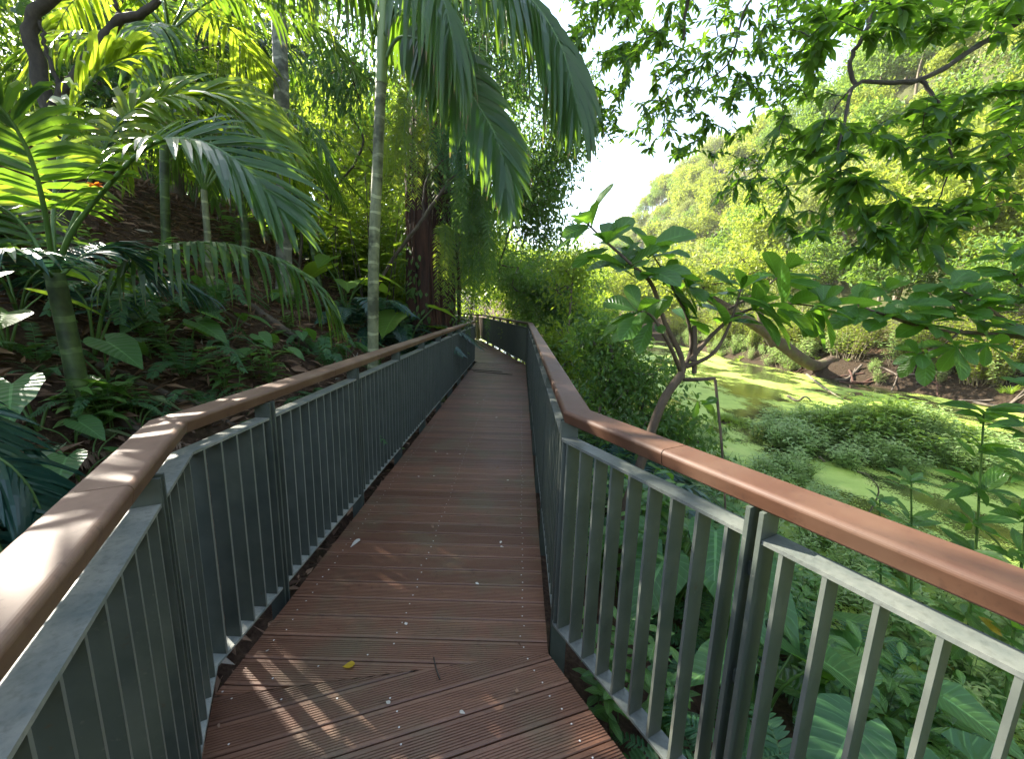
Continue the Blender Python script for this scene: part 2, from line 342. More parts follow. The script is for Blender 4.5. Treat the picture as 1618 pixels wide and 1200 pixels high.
# ------------------------------------------------------------------ terrain
LP = np.array([(1.24, -3.0), (-1.176, 1.394), (-1.02, 11.35), (-2.95, 19.3), (-9, 25)], float)
RP = np.array([(2.76, -3.0), (.204, 1.6535), (.36, 11.05), (-1.45, 18.5), (-7.6, 23.6)], float)
WL = -1.5
def sm(x): x = np.clip(x, 0, 1); return x*x*(3-2*x)
def ninterp(y, P): return np.interp(y, P[:, 1], P[:, 0])
def wob(x, y): return .5*np.sin(x*.9+1.3*np.sin(y*.5))+.5*np.sin(y*.8+x*.35+2)+.35*np.sin(x*2.3-y*1.7)
def bank_x(y): return np.interp(y, [-20, 0, 8, 13, 16, 20, 30, 40, 60, 100], [19, 18.5, 18, 17.2, 16.8, 15.2, 14.6, 15, 17, 20])
def ground(x, y):
    x = np.asarray(x, float); y = np.asarray(y, float)
    xl = ninterp(y, LP); xr = ninterp(y, RP)
    d = xl-x; e = np.clip(d-.1, 0, None)
    zl = -.42+.72*np.minimum(e, 5.5)+.22*np.clip(e-5.5, 0, 22)+.05*np.clip(e-28, 0, None)+.06*wob(x*2, y*2)*sm(e/1.)
    dr = x-xr
    zr = -.55-1.5*sm(dr/4.6)-.25*sm((dr-4)/2)+.07*wob(x*1.6, y*1.6)
    pond_end = sm((y-37)/6)                       # the valley floor past the pond
    zr = zr*(1-pond_end)+pond_end*(-.9+.1*wob(x*.5, y*.5))
    isl = np.exp(-(((x-9.2)/2.6)**2+((y-9.6)/2.0)**2)*1.6); zr = np.maximum(zr, -2.1+1.05*isl)
    isl2 = np.exp(-(((x-6.1)/.7)**2+((y-11.2)/.8)**2)*1.6); zr = np.maximum(zr, -2.1+.7*isl2)
    b = x-bank_x(y)
    hh = np.interp(y, [-40, 10, 40, 70, 110, 170, 300], [30, 29, 27, 27, 27, 24, 10])
    hill = -1.75+1.0*sm((b+.6)/1.4)+.42*np.clip(b-.8, 0, 5)+hh*sm((b-4.)/26)-.25*np.clip(b-30, 0, 60)*sm((b-30)/20)+.5*wob(x*.25, y*.25)*sm(b/6)
    zr = np.where(b > -.6, np.maximum(zr, hill), zr)
    far = sm((y-70)/60)*9*sm((x+20)/20)
    z = np.where(d > 0, zl, np.where(dr > 0, zr+far, -.5))
    return z
def gz(x, y): return float(ground(np.array([x]), np.array([y]))[0])
def hit(u, v, y0=.6, y1=60):                      # first point of the terrain seen at photograph pixel (u, v)
    ys = np.concatenate([np.arange(y0, 12, .03), np.arange(12, y1, .15)])
    d = (u-809)/FPX*_R-(v-600)/FPX*_U+_F
    P = CAM+d*(ys/d[1])[:, None]; g = ground(P[:, 0], P[:, 1]); k = np.argmax(P[:, 2] < g)
    return P[k] if P[k, 2] < g[k] else P[-1]
def axis_pts(segs):
    out = []
    for a, b, s in segs: out += list(np.arange(a, b, s))
    return np.array(out+[segs[-1][1]])
gx = axis_pts([(-156, -60, 24), (-60, -14, 2), (-14, -5, .3), (-5, 6, .13), (6, 20, .35), (20, 70, 1.5), (70, 166, 24)])
gy = axis_pts([(-68, -20, 24), (-20, -2, 1), (-2, 14, .15), (14, 45, .5), (45, 170, 3), (170, 258, 22)])
X, Y = np.meshgrid(gx, gy); Z = ground(X, Y)
mb = MB(); nx, ny = len(gx), len(gy); i, j = np.meshgrid(np.arange(ny-1), np.arange(nx-1), indexing='ij')
mb.add(np.stack([X, Y, Z], -1).reshape(-1, 3), np.stack([i*nx+j, i*nx+j+1, (i+1)*nx+j+1, (i+1)*nx+j], -1).reshape(-1, 4))
tag(mb.build('ground', M['soil'], smooth=True), kind='structure')
def sheet(name, mat, z, kind, label=None, cat=None):
    mb = MB(); ys = np.linspace(-14, 46, 61)
    L = np.stack([ninterp(ys, RP)+.6, ys, 0*ys+z], 1); R = np.stack([bank_x(ys)+1.2, ys, 0*ys+z], 1); n = len(ys)
    mb.add(np.concatenate([L, R]), [(k, n+k, n+k+1, k+1) for k in range(n-1)])
    return tag(mb.build(name, mat), label, cat, kind=kind)
sheet('water', M['water'], WL, 'structure')
sheet('duckweed', M['duckweed'], WL+.006, 'stuff', 'bright green duckweed floating in patches on the pond', 'duckweed')
exec_marker = 0
# ------------------------------------------------------------------ boardwalk
def clip_line(q, p, poly):              # t-range of the line q + p t inside a convex polygon
    t0, t1 = -99., 99.; n = len(poly); cen = poly.mean(0)
    for k in range(n):
        a, b = poly[k], poly[(k+1) % n]; e = b-a; nn = np.array([-e[1], e[0]])
        if nn@(cen-a) < 0: nn = -nn
        den = nn@p; num = nn@(a-q)
        if abs(den) < 1e-9:
            if nn@(q-a) < 0: return None
        elif den > 0: t0 = max(t0, num/den)
        else: t1 = min(t1, num/den)
    return (t0, t1) if t1-t0 > .01 else None
def deck_section(mb, sc, poly, ang, joists, pitch=.132):
    p = np.array([math.cos(ang), math.sin(ang)]); q = np.array([-p[1], p[0]])
    s = poly@q; s0, s1 = s.min(), s.max()
    bw = pitch-.006; prof = [(0, -.028), (0, -.003), (.003, 0), (.014, 0)]
    g = .014; gw = (bw-.028)/9
    for k in range(9): prof += [(g+.0005, 0), (g+.0015, -.003), (g+gw*.42, -.003), (g+gw*.42+.001, 0)]; g += gw
    prof += [(bw-.014, 0), (bw-.003, 0), (bw, -.003), (bw, -.028)]
    far = poly[:, 1].mean() > 9
    if far: prof = [(0, -.028), (0, -.003), (.003, 0), (bw-.003, 0), (bw, -.003), (bw, -.028)]
    nb = int((s1-s0)/pitch)+2; off = math.floor(s0/pitch)*pitch
    for b in range(nb):
        var = rng.random(); dz = rng.normal(0, .0008); prev = None
        for o, z in prof:
            ss = off+b*pitch+o; r = clip_line(q*ss, p, poly)
            if r is None: prev = None; continue
            A = q*ss+p*r[0]; B = q*ss+p*r[1]; cur = ((A[0], A[1], z+dz), (B[0], B[1], z+dz))
            if prev: mb.add([prev[0], prev[1], cur[1], cur[0]], [(0, 1, 2, 3)], None, var)
            prev = cur
        if b*pitch+off < 9:
            for o in (.03, bw-.03):
                ss = off+b*pitch+o; r = clip_line(q*ss, p, poly)
                if r:
                    for j in joists:
                        t = (r[0]+r[1])/2+j*1.36+rng.normal(0, .006)
                        if r[0]+.02 < t < r[1]-.02:
                            c = q*ss+p*t; th = np.arange(7)/7*2*PI
                            V = np.stack([c[0]+.004*np.cos(th), c[1]+.004*np.sin(th), 0*th+.0012], 1)
                            sc.add(np.vstack([V, [[c[0], c[1], .002]]]), None, [(k, (k+1) % 7, 7) for k in range(7)])
mb = MB(); sc = MB()
angs = [math.radians(20), 0, math.radians(14), math.radians(38)]
for k in range(4):
    deck_section(mb, sc, np.array([LP[k], RP[k], RP[k+1], LP[k+1]]), angs[k], (-.44, -.03, .42))
bwk = tag(mb.build('boardwalk_path', M['deck']), kind='structure')
sc.build('screw_heads', M['screw'], bwk)['kind'] = 'stuff'
mb = MB()
for k in range(3):
    for fr in (.12, .5, .88):
        a = LP[k]*(1-fr)+RP[k]*fr; b = LP[k+1]*(1-fr)+RP[k+1]*fr; d = nrm(b-a); n2 = np.array([-d[1], d[0]])
        c = (a+b)/2; box(mb, (c[0], c[1], -.11), (*(b-a)/2, 0), (*n2*.04, 0), (0, 0, .075))
mb.build('support_beams', M['beam'], bwk)

# ------------------------------------------------------------------ railings
def offs(P, o):
    out = []; T = nrm(np.diff(P, axis=0)); Nn = np.stack([-T[:, 1], T[:, 0]], 1)
    for k in range(len(P)):
        if k == 0: m = Nn[0]
        elif k == len(P)-1: m = Nn[-1]
        else: m = Nn[k-1]+Nn[k]; m = m/(m@Nn[k])
        out.append(P[k]+m*o)
    return np.array(out)
def rail(name, label, P, sgn, posts, joints, nsegs):
    root = thing(name, label, 'railing', (*P[1], 0)); og = np.array([*P[1], 0.])
    T = nrm(np.diff(P, axis=0)); Nn = np.stack([-T[:, 1], T[:, 0]], 1)*sgn; Ls = np.linalg.norm(np.diff(P, axis=0), axis=1)
    def cutpt(i, s, o):                     # s in [0, L]; the ends are mitred
        if s <= 0: return offs(P, o*sgn)[i]
        if s >= Ls[i]: return offs(P, o*sgn)[i+1]
        return P[i]+T[i]*s+Nn[i]*o
    def strip(pname, mat, i, s0, s1, prof, smooth=False):
        n = len(prof); V = [(*cutpt(i, s, o), z) for s in (s0, s1) for o, z in prof]
        mb = MB(); mb.add(V, [(k, (k+1) % n, n+(k+1) % n, n+k) for k in range(n)], None, rng.random()*.6)
        c0 = np.mean(V[:n], 0); c1 = np.mean(V[n:], 0)
        mb.add(V[:n]+[c0], None, [((k+1) % n, k, n) for k in range(n)], .9); mb.add(V[n:]+[c1], None, [(k, (k+1) % n, n) for k in range(n)], .9)
        return mb.build(pname, mat, root, origin=og)
    hp = []
    z0, z1, o0, o1, r = 1.086, 1.144, (.045 if sgn > 0 else .04), .17, .016
    for cx, cz, a0 in ((o1-r, z1-r, 0), (o0+r, z1-r, 90), (o0+r, z0+r*.6, 180), (o1-r, z0+r*.6, 270)):
        rr = r if cz > 1.1 else r*.6
        for a in np.radians(a0+np.linspace(0, 90, 7)): hp.append((cx+rr*math.cos(a), cz+rr*math.sin(a)))
    bal = []; nb = 0; far = MB()
    for i in nsegs:
        js = [0]+[j for j in joints.get(i, [])]+[Ls[i]]
        for a, b in zip(js[:-1], js[1:]):
            strip('handrail', M['handrail_dusty' if sgn > 0 or (i > 0 and a > 2) else 'handrail'], i, a+(.0015 if a > 0 else 0), b-(.0015 if b < Ls[i] else 0), hp)
        ps = posts.get(i, []); hw = .026
        edges = [0]+[x for p_ in ps for x in (p_-hw, p_+hw)]+[Ls[i]]
        for a, b in zip(edges[::2], edges[1::2]):
            if b-a < .02: continue
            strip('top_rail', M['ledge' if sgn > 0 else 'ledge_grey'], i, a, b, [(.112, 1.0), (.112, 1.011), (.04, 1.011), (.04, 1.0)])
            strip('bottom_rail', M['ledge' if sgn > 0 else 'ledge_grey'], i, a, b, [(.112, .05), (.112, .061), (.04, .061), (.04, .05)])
            m = max(1, int(round((b-a)/.094))); 
            for k in range(m):
                s = a+(k+.5)*(b-a)/m; c = P[i]+T[i]*s+Nn[i]*.075
                bal.append((np.hypot(c[0], c[1]), c, T[i], Nn[i]))
        for p_ in ps:
            mb = MB()
            for q in (-.018, .018):
                c = P[i]+T[i]*(p_+q)+Nn[i]*.075; box(mb, (*c, .37), (*T[i]*.006, 0), (*Nn[i]*.0385, 0), (0, 0, .716))
            for zz in (.2, .55, .9):
                c = P[i]+T[i]*p_+Nn[i]*.078; box(mb, (*c, zz), (*T[i]*.0118, 0), (*Nn[i]*.012, 0), (0, 0, .02))
            mb.build('post', M['steel'], root, origin=og)
    bal.sort(key=lambda q: q[0])
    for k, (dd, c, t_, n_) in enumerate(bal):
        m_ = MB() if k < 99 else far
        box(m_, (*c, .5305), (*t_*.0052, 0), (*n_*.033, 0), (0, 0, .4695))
        e_ = c-n_*.0334; u_ = t_*.0051; m_.add([(*(e_-u_), .062), (*(e_+u_), .062), (*(e_+u_), .999), (*(e_-u_), .999)], [(0, 1, 2, 3)], None, 1. if sgn > 0 else .35)  # thin pale strip on the walkway edge, a painted sky highlight
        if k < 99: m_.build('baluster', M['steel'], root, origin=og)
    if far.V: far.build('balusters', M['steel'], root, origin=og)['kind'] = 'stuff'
    return root
LPd, RPd = LP, RP
LPr = LP+np.array([[0, .1], [0, .1], [0, .1], [0, .1], [0, .1]]); RPr = RP+np.array([[-.01, .1], [-.01, .1], [-.01, 0], [0, 0], [0, 0]])
S0L, S0R = np.linalg.norm(LP[1]-LP[0]), np.linalg.norm(RP[1]-RP[0])
rail('railing', 'grey steel railing with brown handrail along the planted hillside, left of the deck', LPr, 1,
     {0: [S0L-2.6, S0L-1.5, S0L-.42], 1: list(np.arange(.5, 9.8, 1.1)), 2: list(np.arange(.6, 8, 1.3)), 3: [1.2, 2.6]},
     {0: [S0L-2.9, S0L-.62], 1: [1.25, 3.4, 5.6, 7.8], 2: [2.6, 5.2]}, (0, 1, 2, 3))
rail('railing', 'grey steel railing with reddish brown handrail along the pond side of the deck', RPr, -1,
     {0: [S0R-3.1, S0R-2, S0R-.88], 1: [.06]+list(np.arange(1.2, 9.3, 1.1)), 2: list(np.arange(.1, 7.6, 1.25)), 3: [1.2, 2.6]},
     {0: [S0R-2.7, S0R-.56], 1: [1.1, 2.1, 3.3, 5.5, 7.7], 2: [2.6, 5.2]}, (0, 1, 2, 3))

# ------------------------------------------------------------------ plant builders
PALMLEAF = [(0, .3), (.1, .8), (.38, 1), (.7, .75), (.9, .33), (1, .04)]
LANCE = [(0, .08), (.15, .55), (.4, 1), (.65, .85), (.85, .42), (1, .03)]
OBOV = [(0, .07), (.15, .35), (.4, .8), (.65, 1), (.84, .8), (.95, .36), (1, .03)]
HEART = [(-.28, .34, -.02), (-.2, .68, 0), (-.06, .92, 0), (.12, 1, .12), (.32, .9), (.52, .7), (.72, .44), (.88, .2), (1, .02)]
def frond(parent, pts, L, W, n, mat, droop=.5, vee=.3, a0=72, a1=24, start=.16, rw=.011, stem='stem', up=(0, 0, 1), jit=.12, fold=.3, cull=None, gaps=0., name='frond'):
    Q = spline(pts, 48); T = nrm(np.gradient(Q, axis=0)); sA = np.linspace(0, 1, 48)
    up = np.asarray(up, float)
    S = np.cross(T, up); S = nrm(S); N = np.cross(S, T)
    ss = np.linspace(start, .995, n); mbx = MB(); P = []; D = []; NN = []; LL = []; DR = []
    for sd in (-1, 1):
        s = np.clip(ss+rng.normal(0, .3/n, n), start, 1); x = s
        q = np.stack([np.interp(x, sA, Q[:, k]) for k in range(3)], 1); t_ = nrm(np.stack([np.interp(x, sA, T[:, k]) for k in range(3)], 1))
        s_ = nrm(np.stack([np.interp(x, sA, S[:, k]) for k in range(3)], 1)); n_ = nrm(np.stack([np.interp(x, sA, N[:, k]) for k in range(3)], 1))
        f = (s-start)/(1-start); a = np.radians(a0+(a1-a0)*f)
        d = t_*np.cos(a)[:, None]+sd*s_*np.sin(a)[:, None]+n_*vee+rng.normal(0, jit, (n, 3))*.6
        ln = L*(.45+.55*np.sin(PI*np.clip(.12+.78*f, 0, 1))**.8)*(1-.35*f**3)*rng.uniform(.9, 1.08, n)
        keep = rng.random(n) > gaps
        P.append(q[keep]); D.append(d[keep]); NN.append((n_+sd*s_*-.3)[keep]); LL.append(ln[keep]); DR.append((droop*rng.uniform(.7, 1.3, n))[keep])
    P, D, NN, LL, DR = map(np.concatenate, (P, D, NN, LL, DR))
    leaves(mbx, P, D, NN, LL, W*(.6+.4*LL/L), PALMLEAF, DR, fold)
    fo = mbx.build(name, M[mat], parent, smooth=False)
    rb = MB(); tube(rb, Q, rw*np.linspace(1.25, .25, 48), 6); rb.build('rachis', M[stem], fo, smooth=True)
    return fo
def relp(c, pts): return [np.asarray(p, float)-c for p in pts]
def grow(base_nodes, base_r, attr, jit=.12, sag=0., seg=.45, rtip=.006, pw=.42):
    N = [np.asarray(p, float) for p in base_nodes]; par = [k-1 for k in range(len(N))]; A = np.asarray(attr, float)
    axis = np.array(N); dist = np.min(np.linalg.norm(A[:, None]-axis[None], axis=2), axis=1); chains = []
    for k in np.argsort(dist):
        a = A[k]; arr = np.array(N); dv = a-arr; dl = np.linalg.norm(dv, axis=1)
        cost = dl+.35*np.clip(arr[:, 2]-a[2], 0, None)+(np.arange(len(N)) < 1)*2
        b = int(np.argmin(cost)); m = max(2, int(dl[b]/seg)); p0 = N[b]; prev = b; ch = [b]
        pdir = nrm(N[b]-N[par[b]]) if par[b] >= 0 else np.array([0, 0, 1.])
        for i in range(1, m+1):
            t = i/m; q = p0*(1-t)+a*t+pdir*dl[b]*.18*math.sin(PI*t)+np.array([0, 0, sag*dl[b]*math.sin(PI*t)])
            if i < m: q = q+rng.normal(0, jit*dl[b]/m, 3)
            N.append(q); par.append(prev); prev = len(N)-1; ch.append(prev)
        chains.append(ch)
    cnt = np.zeros(len(N))
    for ch in chains: cnt[ch[-1]] += 1
    for k in range(len(N)-1, 0, -1): cnt[par[k]] += cnt[k]
    R = rtip*np.maximum(cnt, 1)**pw*1.3
    return np.array(N), chains, R
def branch_mesh(mb, N, chains, R, n=5, rmin=0.):
    for ch in chains:
        r = R[ch].copy(); r[0] = min(r[0], r[1]*1.15); r[-1] *= .5
        if r.max() >= rmin: tube(mb, N[ch], r, n, cap=False)
def sites(N, chains, frac=.5):
    P = []; T = []
    for ch in chains:
        m = len(ch); k0 = max(1, int(m*(1-frac)))
        for k in range(k0, m): P.append(N[ch[k]]); T.append(N[ch[k]]-N[ch[k-1]])
    return np.array(P), nrm(np.array(T))
def foliage(mb, P, T, per, spread, L, W, up=.5, hang=0., keep=None, diamond=True, prof=LANCE, droop=.2):
    n = len(P)*per; p = np.repeat(P, per, 0)+rng.normal(0, spread, (n, 3))*np.array([1, 1, .75]); t_ = np.repeat(T, per, 0)
    d = t_*.5+rng.normal(0, .7, (n, 3)); d[:, 2] -= hang; nn = rng.normal(0, .55, (n, 3)); nn[:, 2] += up+.3
    l = L*rng.uniform(.65, 1.2, n); v = rng.random(n)*.7+np.repeat(rng.random(len(P)), per)*.3
    if keep is not None:
        k = keep(p); p, d, nn, l, v = p[k], d[k], nn[k], l[k], v[k]
    if diamond: diamonds(mb, p, d, nn, l, l*W/L, var=v)
    else: leaves(mb, p, d, nn, l, l*W/L, prof, droop, .25, var=v)
def blob(n, c, r, shell=.5):
    d = nrm(rng.normal(0, 1, (n, 3))); rad = shell+(1-shell)*rng.random(n)
    return np.asarray(c)+d*rad[:, None]*np.asarray(r)
def tree(name, label, cat, base, trunk, r0, attr, leaf, bark, per, spread, L, W, group=None, hang=0., up=.5, keep=None, diamond=True, sag=.05, frac=.5, prof=LANCE, r1=.3, rmin=0., jit=.2, nb=7, ridge=0., rtip=.006):
    base = np.asarray(base, float); root = thing(name, label, cat, base, 0, group)
    tr = spline(np.asarray(trunk, float)-base, 14); st = 4
    N, ch, R = grow(tr[st:], r0, np.asarray(attr)-base, jit=jit, sag=sag, rtip=rtip)
    mb = MB(); rr = r0*np.linspace(1, r1, 14); rr[0] *= 1.35; tube(mb, tr, rr, nb+4, ridge=ridge); branch_mesh(mb, N, ch, R, 5, rmin)
    mb.build('trunk', M[bark], root, smooth=True)
    P, T = sites(N, ch, frac); mb = MB()
    foliage(mb, P, T, per, spread, L, W, up, hang, (lambda p: keep(p+base)) if keep else None, diamond, prof)
    mb.build('crown', M[leaf], root)
    return root

# sun-beam coordinates: where a point lies across the direction of the light (openings in the canopy are left along these)
SH = nrm(np.array([SUN[0], SUN[1]]))
def beam(p):
    h = SH[0]*p[..., 0]+SH[1]*p[..., 1]; a = SH[1]*p[..., 0]-SH[0]*p[..., 1]
    return a, p[..., 2]*math.cos(SUN_EL)-h*math.sin(SUN_EL)
# ------------------------------------------------------------------ prototypes of repeated plants
def heart_plant(name, label, n, Ls, hs, mat, group=None, spread=.35, cat='plant', tilt=.5, ratio=.78):
    r = thing(name, label, cat, (0, 0, 0), 0, group)
    for k in range(n):
        az = k*2.4+rng.uniform(-.4, .4); h = hs*rng.uniform(.55, 1.1); d = np.array([math.cos(az), math.sin(az), 0]); L = Ls*rng.uniform(.7, 1.15)
        tip = d*spread*rng.uniform(.6, 1.3)+np.array([0, 0, h]); st = spline([(0, 0, -.05), tip*np.array([.35, .35, .6]), tip], 10)
        mb = MB(); dr = d+np.array([0, 0, -tilt*rng.uniform(.3, 1.3)])+rng.normal(0, .12, 3)
        leaves(mb, tip, dr, np.array([d[0]*.6, d[1]*.6, 1.]), L, L*ratio, HEART, .25, .22, .02)
        lf = mb.build('leaf', M[mat], r, smooth=True)
        mb = MB(); tube(mb, st, np.linspace(.013, .006, 10)*Ls/.4, 5); mb.build('stalk', M['stem'], lf, smooth=True)
    return r
def fern_plant(name, label, n, L, mat, group=None, rise=.5, W=.03, pin=.13, dens=34, cat='fern', stem='stem', droop=.25, gaps=0):
    r = thing(name, label, cat, (0, 0, 0), 0, group)
    for k in range(n):
        az = k*2.4+rng.uniform(-.3, .3); d = np.array([math.cos(az), math.sin(az), 0]); l = L*rng.uniform(.75, 1.15); ri = rise*rng.uniform(.7, 1.2)
        pts = [(0, 0, -.03), d*l*.3+np.array([0, 0, ri*l*.6]), d*l*.68+np.array([0, 0, ri*l*.75]), d*l+np.array([0, 0, ri*l*.35])]
        frond(r, pts, pin*L, W*L, dens, mat, droop, .1, 80, 45, .12, .004*L, stem, gaps=gaps, jit=.05)
    return r
def weed_plant(name, label, stems, h, L, W, mat, group=None, lean=.3, per=9, cat='plant', prof=LANCE, droop=.35, stemmat='stem', r=.006):
    rt = thing(name, label, cat, (0, 0, 0), 0, group); lv = MB(); st = MB()
    for k in range(stems):
        az = rng.random()*6.28; b = np.array([math.cos(az), math.sin(az), 0])*rng.random()*.25*h; t_ = b*(1+lean*2)+np.array([0, 0, h*rng.uniform(.6, 1.1)])+rng.normal(0, lean*.3*h, 3)*np.array([1, 1, 0])
        q = spline([b-np.array([0, 0, .05]), (b+t_)/2+rng.normal(0, .04*h, 3), t_], 12); tube(st, q, np.linspace(r, r*.4, 12), 5)
        s = np.linspace(.25, 1, per); P = np.stack([np.interp(s*11, np.arange(12), q[:, c]) for c in range(3)], 1)
        an = np.arange(per)*2.4+rng.random()*6; D = np.stack([np.cos(an), np.sin(an), rng.uniform(.1, .6, per)], 1); NN = np.tile([0, 0, 1.], (per, 1))+D*.2
        leaves(lv, P, D, NN, L*rng.uniform(.7, 1.15, per), W*rng.uniform(.8, 1.1, per), prof, droop, .2, .03)
    st.build('stem', M[stemmat], rt, smooth=True); lv.build('foliage', M[mat], rt, smooth=True)
    return rt
def grass_plant(name, label, n, h, mat, group=None, W=.018, cat='grass tuft', out=.5):
    rt = thing(name, label, cat, (0, 0, 0), 0, group); lv = MB(); an = rng.random(n)*6.28
    D = np.stack([np.cos(an)*out, np.sin(an)*out, np.ones(n)], 1)*1.+rng.normal(0, .15, (n, 3)); P = np.stack([np.cos(an), np.sin(an), 0*an], 1)*rng.random((n, 1))*.1*h-np.array([0, 0, .03])
    leaves(lv, P, D, np.stack([-np.cos(an), -np.sin(an), 0*an+.6], 1), h*rng.uniform(.6, 1.2, n), W, [(0, .7), (.3, 1), (.65, .7), (1, .05)], .55, .3)
    lv.build('foliage', M[mat], rt); return rt
def first_or_dup(state, proto, loc, rz, s, label, group=None, tilt=(0, 0)):
    if id(proto) not in state:
        state[id(proto)] = 1; proto.location = tuple(float(x) for x in loc); proto.rotation_euler = (tilt[0], tilt[1], rz); proto.scale = (s, s, s); proto['label'] = label
        if group: proto['group'] = group
        return proto
    return dup(proto, loc, rz, s, label, group, tilt)
USED = {}
def put(proto, x, y, s, label, group=None, rz=None, dz=0., tilt=None):
    return first_or_dup(USED, proto, (x, y, gz(x, y)+dz), rng.random()*6.28 if rz is None else rz, s, label, group, tilt or (rng.normal(0, .06), rng.normal(0, .06)))

# ------------------------------------------------------------------ far hillside trees
def crown_proto(k, name, label, cat, h, rx, rz_, n, leaf, bark, per, L, group, spread=.42, r0=.16, up=.6):
    base = np.zeros(3); tops = [(0, 0, -.5), (rng.normal(0, .2), rng.normal(0, .2), h*.35), (rng.normal(0, .4), rng.normal(0, .4), h*.75)]
    at = np.concatenate([blob(n//2, (0, 0, h*.72), (rx, rx, rz_), .45)]+[blob(n//8, (rx*.55*math.cos(q), rx*.55*math.sin(q), h*.72+rng.normal(0, rz_*.35)), (rx*.55, rx*.55, rz_*.5), .5) for q in rng.random(4)*6.28])
    return tree(name, label, cat, base, tops, r0, at, leaf, bark, per, spread, L, L*.5, group, up=up, frac=.45, rmin=.008)
HG = 'trees covering the far hillside'; HL = 'sunlit green tree crown among many on the hillside beyond the pond'
hp = [crown_proto(k, 'hill_tree', HL, 'tree', rng.uniform(5.5, 8), rng.uniform(2.1, 3.0), rng.uniform(1.7, 2.6), 64, ('hill', 'hill_fresh', 'hill', 'hill_pale', 'hill_fresh', 'hill')[k], 'bark_far', 30, (.34, .26, .40, .30, .36, .28)[k], HG, .36, .15) for k in range(6)]
cnt = 0
for yy in np.arange(13, 150, 3.7):
    stp = 3.7 if yy < 60 else 4.8
    for xx in np.arange(0, 36, stp):
        x = bank_x(yy)+2.6+xx+rng.normal(0, .7); y = yy+rng.normal(0, .8)
        if yy > 60 and rng.random() < .35: continue
        if x/max(y, 1) > 1.62 or cnt >= 290: continue
        s = rng.uniform(.6, 1.35)*(.6 if xx < 3 else 1)*(1.15 if yy > 60 else 1)
        put(hp[rng.integers(6)], x, y, s, HL, HG, dz=-.25*s); cnt += 1
FG = 'trees closing the far end of the valley'; FL = 'light green leafy tree standing at the far end of the valley beyond the pond'
fp = [crown_proto(k, 'valley_tree', FL, 'tree', rng.uniform(6, 8), rng.uniform(2.6, 3.2), rng.uniform(2.2, 3), 80, 'forest' if k else 'hill', 'bark_far', 26, .30, FG, .5) for k in range(3)]
for (x, y, s) in [(1, 30, .9), (4, 33, .8), (7.5, 41, .9), (11, 44, 1), (14, 48, 1), (4.5, 46, 1.1), (8, 55, 1.2), (0, 40, 1.2), (13, 58, 1.2), (3, 60, 1.4), (10, 72, 1.5), (17, 70, 1.4), (5, 80, 1.6), (14, 92, 1.8), (2.2, 24.5, .62), (5.2, 27.5, .6), (-3, 34, 1.3), (3.2, 38, .7), (6.6, 36.5, .55)]:
    put(fp[rng.integers(3)], x, y, s, FL, FG)

# ------------------------------------------------------------------ hillside forest on the near side
NG = 'trees of the sunlit forest behind the palms'; NL = 'slender yellow green forest tree behind the palms on the upper slope'
np_ = [crown_proto(k, 'forest_tree', NL, 'tree', rng.uniform(5.5, 7.5), rng.uniform(1.8, 2.3), rng.uniform(2., 2.8), 90, ('forest', 'forest', 'forest_mid')[k], 'bark', 30, .17, NG, .3, .1) for k in range(3)]
fs = [(-8, 20, 1.4, 0), (-11, 24, 1.8, 1), (-6, 24, 1.6, 0), (-4, 23.5, 1.5, 1), (-16, 22.5, 1.6, 0), (-13, 18.5, 1.2, 1), (-7.4, 11.5, .9, 1), (-4.4, 13.2, .95, 0), (-6.2, 15.5, 1.0, 1), (-3.6, 17, 1.2, 1), (-11.4, 11, .8, 0), (-10, 21, 1.5, 0), (-5.5, 21, 1.5, 2), (-14, 21, 1.4, 0), (-18, 20, 1.3, 1), (-2.4, 22, 1.3, 0), (-8, 26, 1.6, 1), (-20, 14.5, 1.1, 0), (-3, 27, 1.5, 1), (-16, 27, 1.7, 1), (-22, 25, 1.7, 0), (-4.9, 9.4, .42, 0), (-6.6, 9.1, .45, 1), (-8.8, 9.4, .5, 0), (-3.4, 10.9, .5, 0), (-10.5, 8.4, .5, 1)]
for x, y, s, k in fs:
    aa, hh_ = SH[0]*y-SH[1]*x, SH[0]*x+SH[1]*y          # low enough for the sun to reach the pond and the front palms
    if 10 < aa < 15.5: s = min(s, (hh_*math.tan(SUN_EL)-.1-gz(x, y))/7.5)
    put(np_[k], x, y, s, NL, NG, dz=-.2)
CG = 'trees added on the upper slope to shade the boardwalk'; CL = 'tall dark green tree added on the upper slope to shade the boardwalk'
def shade_keep(p):
    a, b = beam(p); k = np.ones(len(p), bool)
    lit = [(.72, -.86, .42, .3), (1.9, -1.05, .5, .18), (4.2, -1.85, .3, .1)]
    for (ca, cb, ra, rb) in lit: k &= ((a-ca)/ra)**2+((b-cb)/rb)**2 > 1
    return k & (b < -.5) & (b > -4.5)
for (x, y, hh, rr) in [(-8.6, 5.4, 5.5, 2.4), (-6.8, 8.6, 5.2, 2.2)]:  # added to shade the deck; leaves culled so sun reaches chosen patches
    z = gz(x, y); at = blob(105, (x, y, z+hh*.56), (rr, rr, 2.2), .2)
    tree('added_shade_tree', CL, 'tree', (x, y, z-.2), [(x, y, z-.2), (x+.1, y, z+hh*.3), (x, y+.1, z+hh*.6)], .13, at, 'forest_deep', 'bark', 50, .3, .17, .085, CG, keep=shade_keep)

def pond_keep(p):
    a, b = beam(p); return ~((a > 6) & (a < 15) & (b > -1.4) & (b < -.5) & (rng.random(len(p)) < .8))
